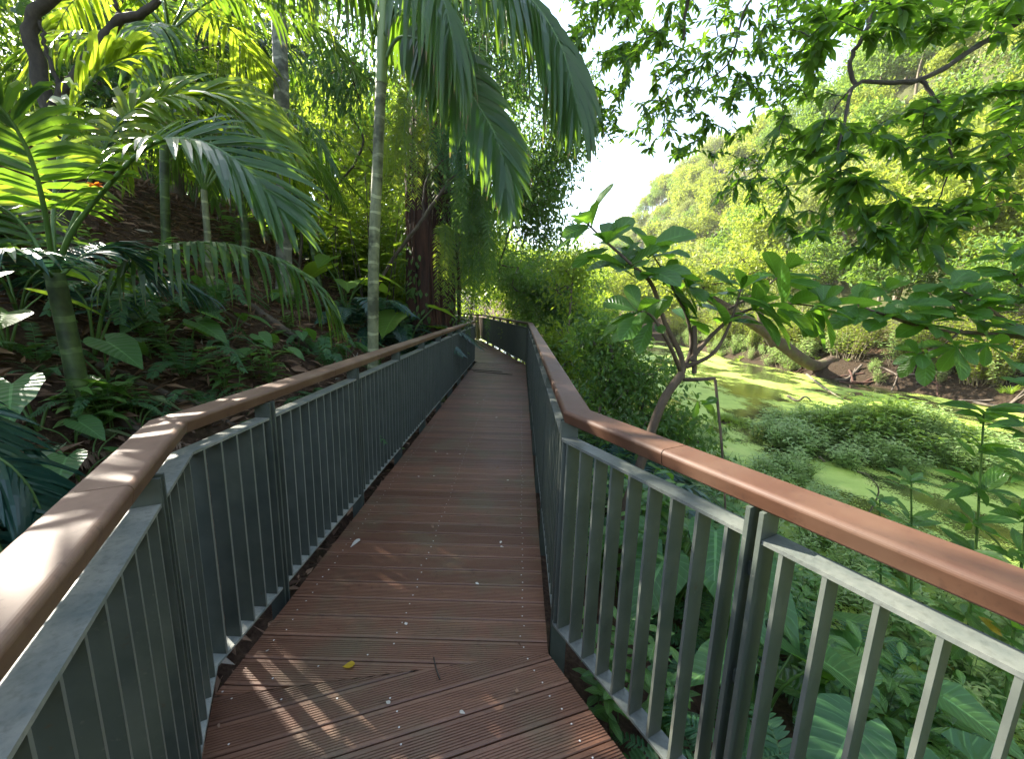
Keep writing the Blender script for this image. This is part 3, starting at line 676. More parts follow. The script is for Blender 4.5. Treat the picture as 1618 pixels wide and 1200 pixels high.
# ------------------------------------------------------------------ tree with hanging foliage past the bend
at = np.concatenate([blob(60, (-.1, 11.4, 5.4), (1.15, 1.2, 2.7), .3), blob(30, (.7, 11.2, 4.4), (.6, .8, 1.7), .3), blob(26, (1.15, 11.0, 6.2), (.6, .7, 2.0), .2), blob(24, (-.8, 11, 8), (1.4, 1.2, 1.6), .3), blob(26, (.2, 12.6, 2.4), (1.0, .9, 1.2), .3)])
tree('weeping_tree', 'tall tree with drooping fine foliage standing past the bend of the boardwalk', 'tree', (-2.6, 13.0, gz(-2.6, 13.0)-.2), [(-2.6, 13, -.4), (-2.0, 12.6, 2.5), (-1.1, 12, 5), (-.4, 11.6, 7.8)], .17, at, 'forest_mid', 'bark', 62, .27, .14, .055, hang=.8, sag=.12, keep=pond_keep)
at = np.concatenate([blob(30, (1.25, 9.6, 2.0), (.75, .8, .9), .2), blob(26, (1.9, 9.0, .6), (.8, .8, .9), .2), blob(20, (1.0, 9.2, .8), (.5, .6, .7), .2)])
tree('small_tree', 'bushy bright green small tree just outside the railing near the bend', 'tree', (1.2, 8.8, gz(1.2, 8.8)-.1), [(1.2, 8.8, -.9), (1.15, 8.9, .2), (1.25, 9.3, 1.3), (1.3, 9.4, 2.4)], .05, at, 'forest', 'bark', 42, .2, .13, .055, hang=.35, keep=pond_keep)
at = np.concatenate([blob(40, (1.85, 6.4, .35), (.8, .8, .6), .2), blob(22, (1.45, 6.8, 1.0), (.5, .6, .5), .2), blob(26, (2.3, 5.9, -.2), (.7, .7, .5), .2)])
tree('dark_shrub', 'dark blue green fine leaved shrub beside the right railing', 'shrub', (1.3, 6.3, gz(1.3, 6.3)-.1), [(1.3, 6.3, -1), (1.35, 6.3, -.3), (1.5, 6.4, .3), (1.6, 6.5, .8)], .035, at, 'forest_mid', 'bark', 40, .2, .11, .045, hang=.3)

for (x, y, h_, rr_, lb) in [(1.55, 12.6, 4.2, 1.0, 'taller mid green leafy tree standing right of the path end'), (2.6, 16.5, 3.8, 1.4, 'rounded green tree on the near shore beyond the path end'), (.75, 18.5, 5.5, 1.6, 'tall green tree closing the view straight behind the bend')]:
    z = gz(x, y); at = np.concatenate([blob(60, (x, y, z+h_*.72), (rr_, rr_, h_*.27), .25), blob(24, (x+.2, y-.2, z+h_*.4), (rr_*.8, rr_*.8, h_*.2), .3)])
    tree('leafy_tree', lb, 'tree', (x, y, z-.2), [(x, y, z-.2), (x+.1, y, z+h_*.3), (x-.05, y, z+h_*.7)], .09, at, 'forest_mid', 'bark', 50, .28, .16, .075, hang=.4, keep=pond_keep)
# ------------------------------------------------------------------ big dark trunk with aerial roots
bx, by = -1.95, 9.7; bz = gz(bx, by)-.2
root = thing('strangler_tree', 'massive dark reddish trunk wrapped in aerial roots beside the walkway', 'tree', (bx, by, bz)); og = np.array([bx, by, bz])
mb = MB(); q = spline([(bx, by, bz), (bx+.02, by, 1.4), (bx-.05, by+.05, 4), (bx+.1, by+.1, 7), (bx+.2, by, 10)], 40)
tube(mb, q, np.concatenate([np.linspace(.78, .55, 8), np.linspace(.54, .34, 32)]), 36, ridge=.2); SM = mb
for k in range(16):
    an = rng.uniform(-2.9, .3); r = .6; z1 = rng.uniform(2.5, 8); p = [(bx+math.cos(an)*r*(.7+.35*f)+rng.normal(0, .05), by+math.sin(an)*r*(.7+.35*f)+rng.normal(0, .05), z1*(1-f)+gz(bx, by)*f) for f in (0, .25, .5, .75, 1)]
    mb = MB(); tube(mb, spline(p, 20), rng.uniform(.012, .04), 5); mb.build('aerial_root', M['bark_dark'], root, smooth=True).location = tuple(-og)
at = np.concatenate([blob(46, (bx-.2, by-.2, 8.2), (2.3, 1.8, 1.9), .3), blob(26, (bx+1.2, by+.3, 6.8), (1.1, 1.2, 1.5), .3), blob(22, (bx-1.5, by-.4, 6.2), (.9, 1, 1.2), .3)])-og
N, ch, R = grow((q-og)[22:], .3, at, jit=.2, sag=.05); branch_mesh(SM, N+og, ch, R, 6); SM.build('trunk', M['bark_dark'], root, smooth=True).location = tuple(-og)
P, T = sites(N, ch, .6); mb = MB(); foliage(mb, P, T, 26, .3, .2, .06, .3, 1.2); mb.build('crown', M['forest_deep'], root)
mb = MB(); n = 1500; an = rng.uniform(-3.1, .5, n); zz = bz+.4+rng.random(n)*7.5; cl = np.sin(an*3+zz*1.1)+np.sin(zz*2.3+an*1.7)+rng.normal(0, .5, n) > .35; an, zz = an[cl], zz[cl]; n = len(an)
rr_ = np.interp(zz-bz, [0, 2, 10], [.82, .62, .42])+.03; P = np.stack([bx+np.cos(an)*rr_, by+np.sin(an)*rr_, zz], 1); D = np.stack([np.cos(an)*.5, np.sin(an)*.5, -np.ones(n)], 1)+rng.normal(0, .5, (n, 3))
leaves(mb, P, D, np.stack([np.cos(an), np.sin(an), 0*an+.4], 1), rng.uniform(.07, .2, n), .07, LANCE, .2, .2); tag(mb.build('creeper', M['forest_mid'], None, True, origin=(bx, by, bz)), 'leafy green creeper clinging to the dark reddish trunk', 'creeper')
def vine(label, pts, r, mat='bark', name='vine'):
    mb = MB(); tube(mb, spline(pts, 30)+rng.normal(0, .006, (30, 3)), r, 6); o = mb.build(name, M[mat], None, smooth=True, origin=pts[0]); return tag(o, label, 'vine')
vine('thick pale vine rising diagonally across the dark trunk', [pix(585, 470, 9.0), pix(625, 405, 8.9), pix(668, 345, 8.8), pix(700, 300, 8.75), pix(730, 268, 8.8), pix(760, 258, 9)], .035)
vine('thin curved vine arching over the upper dark trunk', [pix(668, 345, 8.85), pix(672, 290, 8.8), pix(695, 258, 8.8), pix(722, 236, 8.8), pix(735, 190, 9)], .02)
def hang_fern(label, c, n, L, mat, spread, pin=.1, down=1., W=.014, dens=30, vz=.5):
    r = thing('hanging_fern', label, 'fern', c)
    for k in range(n):
        az = k*2.4; d = np.array([math.cos(az), math.sin(az), 0])*spread*rng.uniform(.3, 1.); l = L*rng.uniform(.6, 1.1); o = rng.normal(0, spread*.35, 3)*np.array([1, 1, vz])
        frond(r, [o, o+d*.5+np.array([0, 0, .12*l]), o+d*.9+np.array([0, 0, -.35*l]), o+d*1.0+np.array([0, 0, -l*down])], pin, W, dens, mat, .4, .0, 75, 50, .1, .005, up=(d[0]+.01, d[1]+.3, .3), jit=.1)
    return r
hang_fern('yellow green fern curtain hanging left of the dark trunk', pix(645, 170, 8.6), 40, 1.3, 'fern_bright', .5, .18, W=.018, vz=2.4)
hang_fern('small bright yellow fern clinging low on the dark trunk', pix(705, 372, 8.6), 10, 1.3, 'fern_bright', .14, .15, W=.022)
hang_fern('broad blue green fern mass hanging right of the dark trunk', pix(752, 330, 9.0), 64, 1.5, 'forest_mid', .5, .2, W=.02, vz=3.2)
hang_fern('grey green fern clump high on the dark trunk', pix(720, 215, 8.7), 30, .9, 'fern', .4, .16, W=.022)
hang_fern('deep green fern curtain under the palm fronds above the dark trunk', pix(735, 110, 9.3), 34, 1.8, 'forest_mid', .8, .2, W=.024, vz=1.6)

# ------------------------------------------------------------------ palms
def palm_trunk(root, pts, r, mat, og, r1=.8, flare=1.5):
    q = spline(pts, 26)-og; rr = r*np.linspace(1, r1, 26); rr[0] *= flare; rr[1] *= 1+(flare-1)*.4
    mb = MB(); tube(mb, q, rr, 14); return mb.build('trunk', M[mat], root, smooth=True)
# front palm with a green stem
A = pix(86, 432, 2.6); b = np.array([A[0]+.03, A[1], gz(A[0], A[1])-.1])
root = thing('palm', 'front palm with a smooth green stem and big arching fronds beside the left handrail', 'palm tree', b)
palm_trunk(root, [b, (b+A)/2+np.array([.012, 0, 0]), A], .056, 'palm_green', b, .85)
def F(lst, *a, **k): return frond(root, [pix(*p)-og for p in lst], *a, **k)
og = b
F([(86, 440, 2.6), (112, 370, 2.56), (165, 300, 2.5), (240, 228, 2.45), (320, 225, 2.45), (390, 268, 2.45), (450, 340, 2.45)], .6, .044, 44, 'palm', .35, .2, 78, 16, .3, .014, gaps=.02, up=(0, -.5, .86))
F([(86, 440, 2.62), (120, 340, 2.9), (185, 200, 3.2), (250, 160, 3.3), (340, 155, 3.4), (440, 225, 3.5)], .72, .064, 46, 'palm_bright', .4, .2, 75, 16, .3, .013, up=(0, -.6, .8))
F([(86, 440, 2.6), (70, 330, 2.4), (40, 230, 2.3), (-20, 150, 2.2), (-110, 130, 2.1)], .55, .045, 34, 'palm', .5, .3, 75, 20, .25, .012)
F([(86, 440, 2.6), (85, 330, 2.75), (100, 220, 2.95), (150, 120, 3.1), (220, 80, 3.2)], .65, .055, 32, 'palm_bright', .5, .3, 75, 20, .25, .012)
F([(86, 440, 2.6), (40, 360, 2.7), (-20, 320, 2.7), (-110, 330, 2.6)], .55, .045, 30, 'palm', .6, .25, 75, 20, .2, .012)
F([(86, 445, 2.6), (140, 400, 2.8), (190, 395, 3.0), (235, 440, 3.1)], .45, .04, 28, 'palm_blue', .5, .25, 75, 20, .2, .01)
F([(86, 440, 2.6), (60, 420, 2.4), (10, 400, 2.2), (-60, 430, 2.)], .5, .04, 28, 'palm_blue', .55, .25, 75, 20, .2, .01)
# low palm whose frond droops over the slope
p0 = hit(150, 560); og = np.array([p0[0], p0[1], p0[2]-.05]); root = thing('palm', 'stemless young palm with one long frond drooping to the right above the slope', 'palm tree', og)
F([(150, 560, p0[1]), (170, 470, p0[1]-.05), (222, 405, p0[1]-.1), (310, 383, p0[1]-.1), (410, 398, p0[1]-.15), (485, 440, p0[1]-.2), (528, 492, p0[1]-.2)], .5, .042, 46, 'palm', 1.1, .1, 70, 15, .2, .012)
F([(150, 560, p0[1]), (135, 480, p0[1]), (90, 440, p0[1]+.1), (30, 450, p0[1]+.1), (-20, 490, p0[1]+.1)], .4, .035, 30, 'palm_blue', .8, .1, 70, 15, .2, .01)
F([(150, 560, p0[1]), (190, 480, p0[1]+.3), (260, 440, p0[1]+.5), (330, 470, p0[1]+.6)], .4, .035, 30, 'palm_blue', .8, .1, 70, 15, .2, .01)
# dark palm at lower left
og = np.array([-2.35, 1.25, gz(-2.35, 1.25)-.05]); root = thing('palm', 'dark blue green low palm pressing against the outside of the left handrail', 'palm tree', og)
for pts, L in [([(-2.35, 1.25, og[2]), (-2.2, 1.3, .75), (-2.0, 1.42, 1.0), (-1.87, 1.48, .85), (-1.8, 1.48, .4)], .42), ([(-2.35, 1.25, og[2]), (-2.3, 1.2, .8), (-2.1, 1.3, 1.02), (-1.86, 1.33, .78), (-1.74, 1.3, .35)], .48),
               ([(-2.35, 1.25, og[2]), (-2.25, 1.3, .95), (-2.1, 1.38, 1.2), (-1.98, 1.42, 1.1), (-1.88, 1.42, .7)], .36), ([(-2.35, 1.25, og[2]), (-2.2, 1.3, .6), (-2.0, 1.5, .7), (-1.84, 1.55, .5), (-1.76, 1.55, .1)], .45), ([(-2.35, 1.25, og[2]), (-2.55, 1.45, .7), (-2.6, 1.7, .85), (-2.6, 1.9, .7), (-2.6, 2.0, .4)], .4), ([(-2.35, 1.25, og[2]), (-2.4, .9, .8), (-2.2, .8, 1.1), (-1.95, .85, 1.0)], .5), ([(-2.35, 1.25, og[2]), (-2.7, 1.0, .9), (-3.0, .9, .9)], .5)]:
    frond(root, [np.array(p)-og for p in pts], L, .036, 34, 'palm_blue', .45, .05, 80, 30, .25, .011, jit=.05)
# slender ringed palm
A = pix(606, 60, 4.6); b = np.array([-1.63, 4.62, gz(-1.63, 4.62)-.1]); og = b
root = thing('palm', 'slender pale palm with a ringed trunk rising just behind the left railing', 'palm tree', b)
palm_trunk(root, [b, pix(590, 440, 4.62), pix(597, 250, 4.62), pix(602, 130, 4.6)], .062, 'palm_ring', b, .82, 1.25)
mb = MB(); tube(mb, spline([pix(602, 132, 4.6)-og, pix(604, 60, 4.6)-og, pix(607, -30, 4.6)-og], 12), np.linspace(.058, .04, 12), 14); mb.build('crownshaft', M['shaft'], root, smooth=True)
F([(606, 20, 4.6), (650, -60, 4.6), (740, -70, 4.5), (830, -10, 4.45), (885, 70, 4.4), (912, 165, 4.3)], .95, .088, 64, 'palm', .8, 0, 75, 15, .2, .018, up=(0, -.55, .83))
F([(605, 100, 4.6), (630, 60, 4.55), (675, 70, 4.45), (730, 130, 4.35), (785, 220, 4.25), (803, 312, 4.2)], .66, .085, 56, 'palm', .45, .05, 68, 12, .25, .016, up=(0, -.9, .43))
F([(606, 30, 4.6), (560, -40, 4.7), (490, -80, 4.9), (420, -50, 5.1)], .7, .07, 36, 'palm', 1.1, 0, 75, 15, .2, .016)
F([(606, 30, 4.6), (640, -80, 5), (720, -120, 5.4), (800, -40, 5.7)], .95, .075, 36, 'palm', 1.3, 0, 75, 15, .2, .016)
F([(606, 60, 4.6), (635, -10, 4.3), (670, -30, 4.1), (700, 0, 3.95), (715, 60, 3.85)], .75, .07, 32, 'palm', 1.3, 0, 70, 15, .25, .015)
F([(606, 60, 4.6), (630, 20, 4.9), (665, 20, 5.2), (690, 90, 5.4)], .8, .07, 32, 'palm', 1.3, 0, 70, 15, .25, .015)
# tall grey palm
b3 = pix(449, 468, 7.4); b3[2] = gz(b3[0], b3[1]); og = b = np.array([b3[0], b3[1], b3[2]-.1]); yb = b[1]
root = thing('palm', 'tall straight grey palm trunk left of the ringed palm, crown above the frame', 'palm tree', b)
palm_trunk(root, [b, pix(448, 330, yb), pix(445, 160, yb), pix(440, 0, yb), pix(438, -130, yb)], .122*yb/7, 'palm_grey', b, .8, 1.3)
for k in range(9):
    az = k*2.4; d = np.array([math.cos(az), math.sin(az), 0]); c = pix(438, -130, yb)-og
    frond(root, [c, c+d*.7+np.array([0, 0, .8]), c+d*1.7+np.array([0, 0, .8]), c+d*2.5+np.array([0, 0, .0])], .8, .06, 34, 'palm', 1.0, .1, 75, 15, .2, .016)
# middle-distance palms
def midpalm(label, base, crown, r, n, L, fl, mat, mats, rise=.45, seed=0, trunk_r=.05, name='palm'):
    og = np.array(base, float); root = thing(name, label, 'palm tree', og); c = np.array(crown, float)
    palm_trunk(root, [og, (og+c)/2+rng.normal(0, .04, 3), c], trunk_r, mat, og, .75)
    for k in range(n):
        az = k*2.4+seed; d = np.array([math.cos(az), math.sin(az), 0]); l = L*rng.uniform(.8, 1.15); ri = rise*rng.uniform(.6, 1.4)
        frond(root, [c-og, c-og+d*l*.3+np.array([0, 0, ri*l]), c-og+d*l*.7+np.array([0, 0, ri*l*.95]), c-og+d*l+np.array([0, 0, ri*l*.2])], fl, .045*fl/.5, 30, mats[k % len(mats)], .75, .15, 75, 18, .2, .011)
def onpix(u, v):
    p = hit(u, v)
    if p[1] > 10.5: p = pix(u, v, 9.5); p[2] = gz(p[0], p[1])
    return np.array([p[0], p[1], p[2]-.08])
p = onpix(332, 470); midpalm('thin pale stemmed small palm in front of the brown slope', p, pix(322, 300, p[1]), 0, 9, 1.7, .5, 'palm_ring', ['palm', 'palm_bright'], .55, .3, .045)
p = onpix(385, 430); midpalm('green stemmed small palm left of the tall grey palm trunk', p, pix(376, 300, p[1]), 0, 10, 1.9, .55, 'palm_green', ['palm', 'palm_blue', 'palm'], .35, 1.1, .07)
midpalm('palm with arching fronds high behind the front palm', onpix(262, 400), pix(268, 50, onpix(262, 400)[1]), 0, 7, 2.0, .7, 'palm_green', ['palm', 'palm_bright'], .25, .5, .055)
p = onpix(505, 420); midpalm('small palm half hidden behind the tall grey trunk', p, pix(462, 235, p[1]+.4), 0, 8, 1.6, .5, 'palm_green', ['palm', 'palm'], .2, 2.0, .05)
p = np.array([-5.2, 2.4, gz(-5.2, 2.4)-.1]); midpalm('pale grey fronded palm at the upper left edge', p, p+np.array([0, 0, 2.6]), 0, 9, 1.7, .75, 'palm_grey', ['palm_pale', 'palm', 'palm_pale'], .35, .9, .08)
p = np.array([-7., 3.3, gz(-7., 3.3)-.1]); midpalm('leafy palm on the upper slope behind the front palm', p, p+np.array([0, 0, 1.6]), 0, 10, 2.2, .7, 'palm_green', ['palm_bright', 'palm'], .5, .2, .07)
p = onpix(420, 380); midpalm('dark fronded palm hanging beside the top of the tall grey trunk', p, pix(372, 90, p[1]), 0, 9, 2.0, .7, 'palm_grey', ['palm_blue', 'palm'], .2, 1.7, .07)

# dark crooked branches of a dead tree, upper left
def dead_tree(label, polys, base):
    root = thing('dead_tree', label, 'tree', base); og = np.array(base, float)
    for k, (pts, r) in enumerate(polys):
        mb = MB(); q = spline(pts, 18)-og; tube(mb, q+rng.normal(0, .008, q.shape), np.linspace(r, r*.5, 18), 7); mb.build('trunk' if k == 0 else 'branch', M['twig'], root, smooth=True)
b = hit(110, 470); y = b[1]
dead_tree('dark crooked bare tree behind the front palm fronds', [([b-np.array([0, 0, .1]), pix(95, 300, y), pix(70, 140, y), pix(48, 60, y), pix(55, 22, y), pix(80, 0, y), pix(110, -40, y)], .07), ([pix(95, 160, y+.02), pix(120, 120, y), pix(165, 58, y), pix(195, 30, y), pix(225, 22, y), pix(250, 0, y)], .05), ([pix(100, 170, y), pix(75, 80, y), pix(60, 30, y)], .02), ([pix(190, 33, y), pix(183, 0, y), pix(180, -40, y)], .018)], b)
b = hit(575, 470); y = b[1]
dead_tree('thin dark curved stem between the grey and the ringed palm trunks', [([b-np.array([0, 0, .1]), pix(565, 420, y), pix(545, 380, y), pix(525, 345, y), pix(522, 320, y), pix(535, 290, y), pix(560, 260, y)], .05), ([pix(523, 325, y), pix(510, 300, y), pix(490, 285, y)], .025), ([pix(560, 260, y), pix(575, 220, y), pix(556, 180, y), pix(560, 130, y), pix(600, 110, y)], .035)], b)

# ------------------------------------------------------------------ plants on the left slope
ear = heart_plant('elephant_ear', 'x', 3, .40, .45, 'taro'); ear2 = heart_plant('elephant_ear', 'x', 5, .5, .75, 'taro_bright'); vari = heart_plant('variegated_plant', 'x', 4, .22, .2, 'taro_var', spread=.16)
ferA = fern_plant('fern', 'x', 9, .9, 'fern', rise=.55); ferB = fern_plant('fern', 'x', 11, 1.5, 'palm_blue', rise=.5, W=.026, pin=.2, dens=40); wdA = weed_plant('broad_weed', 'x', 5, .5, .26, .08, 'weed')
ferC = fern_plant('fern', 'x', 8, .55, 'fern', rise=.5)
def L(proto, u, v, s, label, group=None, rz=None):
    p = hit(u, v)
    if p[1] > 10.5: p = pix(u, v, 8.6)
    return put(proto, p[0], p[1], s, label, group, rz)
L(ear, 262, 545, .85, 'pair of grey green elephant ear leaves in the middle of the brown slope', rz=.4)
L(ear, 372, 530, .7, 'elephant ear with a tilted leaf near the dead fronds', rz=2)
L(ear, 412, 560, .62, 'low pale elephant ear above the handrail joint', rz=3.3)
L(ear, 548, 575, .8, 'large round elephant ear leaf between the railing and the ringed palm', rz=4)
L(wdA, 430, 618, 1.0, 'bright pointed leaves sprouting behind the left handrail')
L(wdA, 355, 625, .8, 'long leaved green plant leaning over the dark soil')
L(vari, 218, 690, 1.1, 'small plant with one upright variegated leaf behind the left handrail')
L(vari, 150, 750, 1.0, 'silvery variegated plant near the dark low palm')
L(ear, 128, 770, .55, 'elephant ear cluster low beside the dark palm fronds')
L(ear2, 500, 432, 1.5, 'glowing yellow green elephant ear behind the tall grey trunk')
L(ear2, 545, 455, 1.5, 'bright elephant ear left of the ringed palm')
L(ear2, 640, 448, 1.5, 'sunlit large leaf plant between the ringed palm and the dark trunk')
L(ear2, 470, 405, 1.5, 'tall bright leaf plant beside the grey trunk, uphill')
L(ear2, 30, 500, .7, 'yellow green broad leaf plant at the left edge under the palm')
L(ear2, 15, 560, .6, 'yellowing broad leaf plant low at the left edge')
L(ferB, 560, 520, .9, 'wide blue green fern below the ringed palm', rz=.2)
L(ferB, 640, 520, 1.0, 'arching blue green fern at the foot of the dark trunk', rz=1)
L(ferB, 610, 470, .8, 'yellowish fern behind the arching ferns', rz=2)
L(ferA, 500, 560, .8, 'small fern in front of the blue green ferns')
L(ferA, 330, 500, .9, 'low dark fern on the shaded slope under the drooping frond')
L(ferA, 200, 520, 1., 'dark feathery fern behind the green palm stem')
L(ferA, 290, 600, .8, 'dark fern in the middle of the soil slope')
L(ferC, 330, 650, .9, 'tiny fern close behind the left handrail')
L(ferA, 660, 545, .8, 'glossy fern beside the far end of the left railing')
SG = 'small ferns and seedlings dotted over the brown slope'
for k in range(66):
    u, v = rng.uniform(0, 700), rng.uniform(380, 720); p = hit(u, v)
    if p[1] < 1.5 or p[1] > 14 or p[0] > ninterp(p[1], LP)-.35: continue
    put((ferC, ferA, wdA, ear)[rng.integers(4)], p[0], p[1], rng.uniform(.35, .75)*(1+.05*p[1]), 'small green seedling or fern among others on the brown leaf littered slope', SG)
BG = 'bright broad leaved undergrowth along the top of the slope'
for k in range(46):
    x = rng.uniform(-12, -2.2); y = rng.uniform(8, 16)
    if x > ninterp(y, LP)-.9: continue
    put((ear2, ferA, wdA, ear2)[rng.integers(4)], x, y, rng.uniform(.8, 1.5), 'sunlit broad leaved plant in the undergrowth along the top of the slope', BG)
UG = 'leafy saplings filling the forest understorey'
sap = weed_plant('forest_sapling', 'x', 9, 1.9, .22, .10, 'forest', UG, .35, 16, 'sapling', OBOV, .3, 'bark', .012)
for k in range(60):
    x = rng.uniform(-15, -2.6); y = rng.uniform(8.2, 20)
    if x > ninterp(y, LP)-1.2: continue
    put(sap, x, y, rng.uniform(.7, 1.5), 'yellow green leafy sapling in the forest understorey behind the palms', UG)
KG = 'sunlit bushes lining the crest of the slope'; KL = 'yellow green bush lining the crest of the slope below the forest trees'
kp = [crown_proto(k, 'forest_bush', KL, 'bush', 2.2, 1.2, 1.0, 60, ('forest', 'forest_mid', 'forest')[k], 'bark', 30, .19, KG, .3, .05) for k in range(3)]
for k in range(46):
    y = rng.uniform(10.5, 20); x = ninterp(y, LP)-rng.uniform(1.6, 15)
    if y < 13 and -8 < x and rng.random() < .6: continue
    put(kp[rng.integers(3)], x, y, rng.uniform(.6, 1.05), KL, KG, dz=-.25)
# dead fronds, logs, stones
dead = fern_plant('dead_frond', 'x', 3, .9, 'dead', rise=.25, W=.035, pin=.26, dens=30, cat='dead frond', stem='log', droop=.9, gaps=.15)
for (u, v, s, lb) in [(372, 560, .8, 'grey brown dead frond hanging below the tilted elephant ear'), (352, 470, .6, 'reddish dry frond behind the small palm stem'), (444, 500, .5, 'curled dry brown leaf at the foot of the tall grey palm'), (470, 500, .6, 'dry split frond right of the tall grey palm base'), (180, 720, .5, 'withered brown frond by the variegated leaf'), (520, 620, .6, 'dry grass like frond just above the left handrail')]:
    L(dead, u, v, s, lb)
def log(label, u, v, ln, az, r=.06):
    p = hit(u, v); d = np.array([math.cos(az), math.sin(az), 0]); a, b_ = p-d*ln/2, p+d*ln/2; a[2] = gz(a[0], a[1])+r*.5; b_[2] = gz(b_[0], b_[1])+r*.5
    mb = MB(); tube(mb, spline([a, (a+b_)/2+np.array([0, 0, .02]), b_], 14)+rng.normal(0, .008, (14, 3)), np.linspace(r, r*.7, 14), 9, ridge=.1); tag(mb.build('log', M['log'], None, True, origin=p), label, 'log')
log('rotting log lying across the slope below the grey palm', 420, 505, 1.3, .1, .07); log('grey fallen branch behind the left handrail', 300, 640, 1.2, .3, .03); log('short mossy log near the variegated plant', 190, 660, .9, -.2, .05); log('thin fallen stick on the upper brown slope', 250, 440, 1.8, .5, .03)
mb = MB(); n = 34000; P = np.stack([rng.uniform(-9.5, -1.2, n), rng.uniform(.2, 12, n), np.zeros(n)], 1); P = P[P[:, 0] < ninterp(P[:, 1], LP)-.02]; n = len(P)
P[:, 2] = ground(P[:, 0], P[:, 1])+rng.uniform(.0, .03, n); D = rng.normal(0, 1, (n, 3)); D[:, 2] *= .25; l = rng.uniform(.05, .2, n)*(rng.random(n)**.5+.3)
diamonds(mb, P, D, np.array([0, 0, 1.])+rng.normal(0, .35, (n, 3)), l, l*rng.uniform(.08, .42, n)); tag(mb.build('leaf_litter', M['litter']), 'brown leaf and bark litter covering the left slope', 'leaf litter', kind='stuff')

# ------------------------------------------------------------------ shrub with broad leaves beyond the right railing
def shrub(label, base, woods, whorls, mat, L, W, name='broadleaf_shrub', wood='shrubwood', prof=OBOV, cat='shrub'):
    og = np.array(base, float); root = thing(name, label, cat, og); mb = MB()
    for pts, r, r2 in woods: q = spline(pts, 22)-og; tube(mb, q, np.linspace(r, r2, 22), 8)
    mb.build('trunk', M[wood], root, smooth=True); mb = MB(); tw = MB()
    for c, d, n, s in whorls:
        n = int(n*1.2)
        c = np.asarray(c, float); d = nrm(np.asarray(d, float)); e = nrm(np.cross(d, [.3, .2, 1.])); f = np.cross(d, e)
        an = np.arange(n)*2.4+rng.random()*6; el = rng.uniform(.1, .75, n)
        D = d*el[:, None]+(np.cos(an)[:, None]*e+np.sin(an)[:, None]*f)*1.
        P = c-og+d*(rng.uniform(-.10, .02, n)*s)[:, None]; NN = np.tile([0, -.55, 1.], (n, 1))*1.0+d*.3+rng.normal(0, .3, (n, 3))
        ll = L*s*rng.uniform(.65, 1.12, n); leaves(mb, P, D, NN, ll, ll*W/L*rng.uniform(.85, 1.15, n), prof, rng.uniform(.05, .45, n), .22, .025)
    mb.build('foliage', M[mat], root, smooth=True)
    return root
Yd = 3.2
base = np.array([.93, 3.2, gz(.93, 3.2)-.1])
px = lambda u, v, y=Yd: pix(u, v, y)
woods = [([base, px(965, 870), px(1010, 740), px(1045, 640), px(1078, 590)], .05, .034), ([px(1078, 590), px(1075, 560), px(1050, 510, 3.15), px(1030, 450, 3.1), px(1000, 420, 3.1), px(950, 375, 3.05), px(925, 350, 3.05)], .026, .005),
         ([px(1078, 590), px(1092, 550, 3.25), px(1085, 500, 3.3), px(1060, 450, 3.3), px(1030, 400, 3.3)], .02, .005), ([px(1090, 570), px(1130, 525), px(1170, 495, 3.15), px(1230, 480, 3.1), px(1300, 485, 3.05)], .02, .005),
         ([px(1085, 580), px(1125, 560, 3.1), px(1150, 520, 3.05), px(1172, 455, 3.0)], .018, .006), ([px(1075, 585), px(1055, 540, 3.0), px(1030, 500, 2.95), px(1005, 490, 2.9)], .018, .005), ([px(1097, 590), px(1098, 540, 3.2), px(1097, 515, 3.2)], .02, .018),
         ([px(1130, 600), px(1140, 700, 3.1), px(1145, 780, 3.1), px(1148, 860, 3.1)], .012, .006), ([px(1080, 600), px(1105, 600, 3.1), px(1130, 598, 3.1)], .016, .012), ([px(1150, 490), px(1200, 460, 3.2), px(1240, 430, 3.2)], .012, .005)]
wh = [(px(925, 352, 3.05), (-.6, 0, .5), 8, .9), (px(955, 378, 3.05), (-.4, 0, .8), 7, .8), (px(985, 410, 3.1), (-.2, -.2, .8), 8, .9), (px(1030, 390, 3.3), (.2, 0, 1), 9, 1.05), (px(1015, 425, 3.1), (0, -.3, .7), 8, 1.0), (px(1060, 440, 3.3), (.6, 0, .6), 8, .95), (px(1085, 455, 3.2), (.6, -.2, .3), 7, .85),
      (px(1005, 492, 2.9), (-.7, -.2, .3), 8, .9), (px(1030, 508, 3), (-.3, -.2, .2), 6, .7), (px(1172, 455, 3.0), (.2, -.1, .9), 8, .95), (px(1150, 500, 3.1), (.2, 0, .8), 6, .9), (px(1205, 482, 3.1), (.6, -.2, .5), 8, 1.05), (px(1250, 480, 3.1), (.8, 0, .4), 8, 1), (px(1300, 485, 3.05), (.9, 0, .3), 9, 1), (px(1240, 430, 3.2), (.5, 0, .7), 8, .95), (px(1110, 640, 3.1), (.3, -.3, -.3), 4, .5), (px(1090, 500, 3.3), (.4, 0, .6), 6, .7)]
shrub('open shrub with thick twisted stem and broad oval leaves beyond the right railing', base, woods, wh, 'broad', .36, .165)
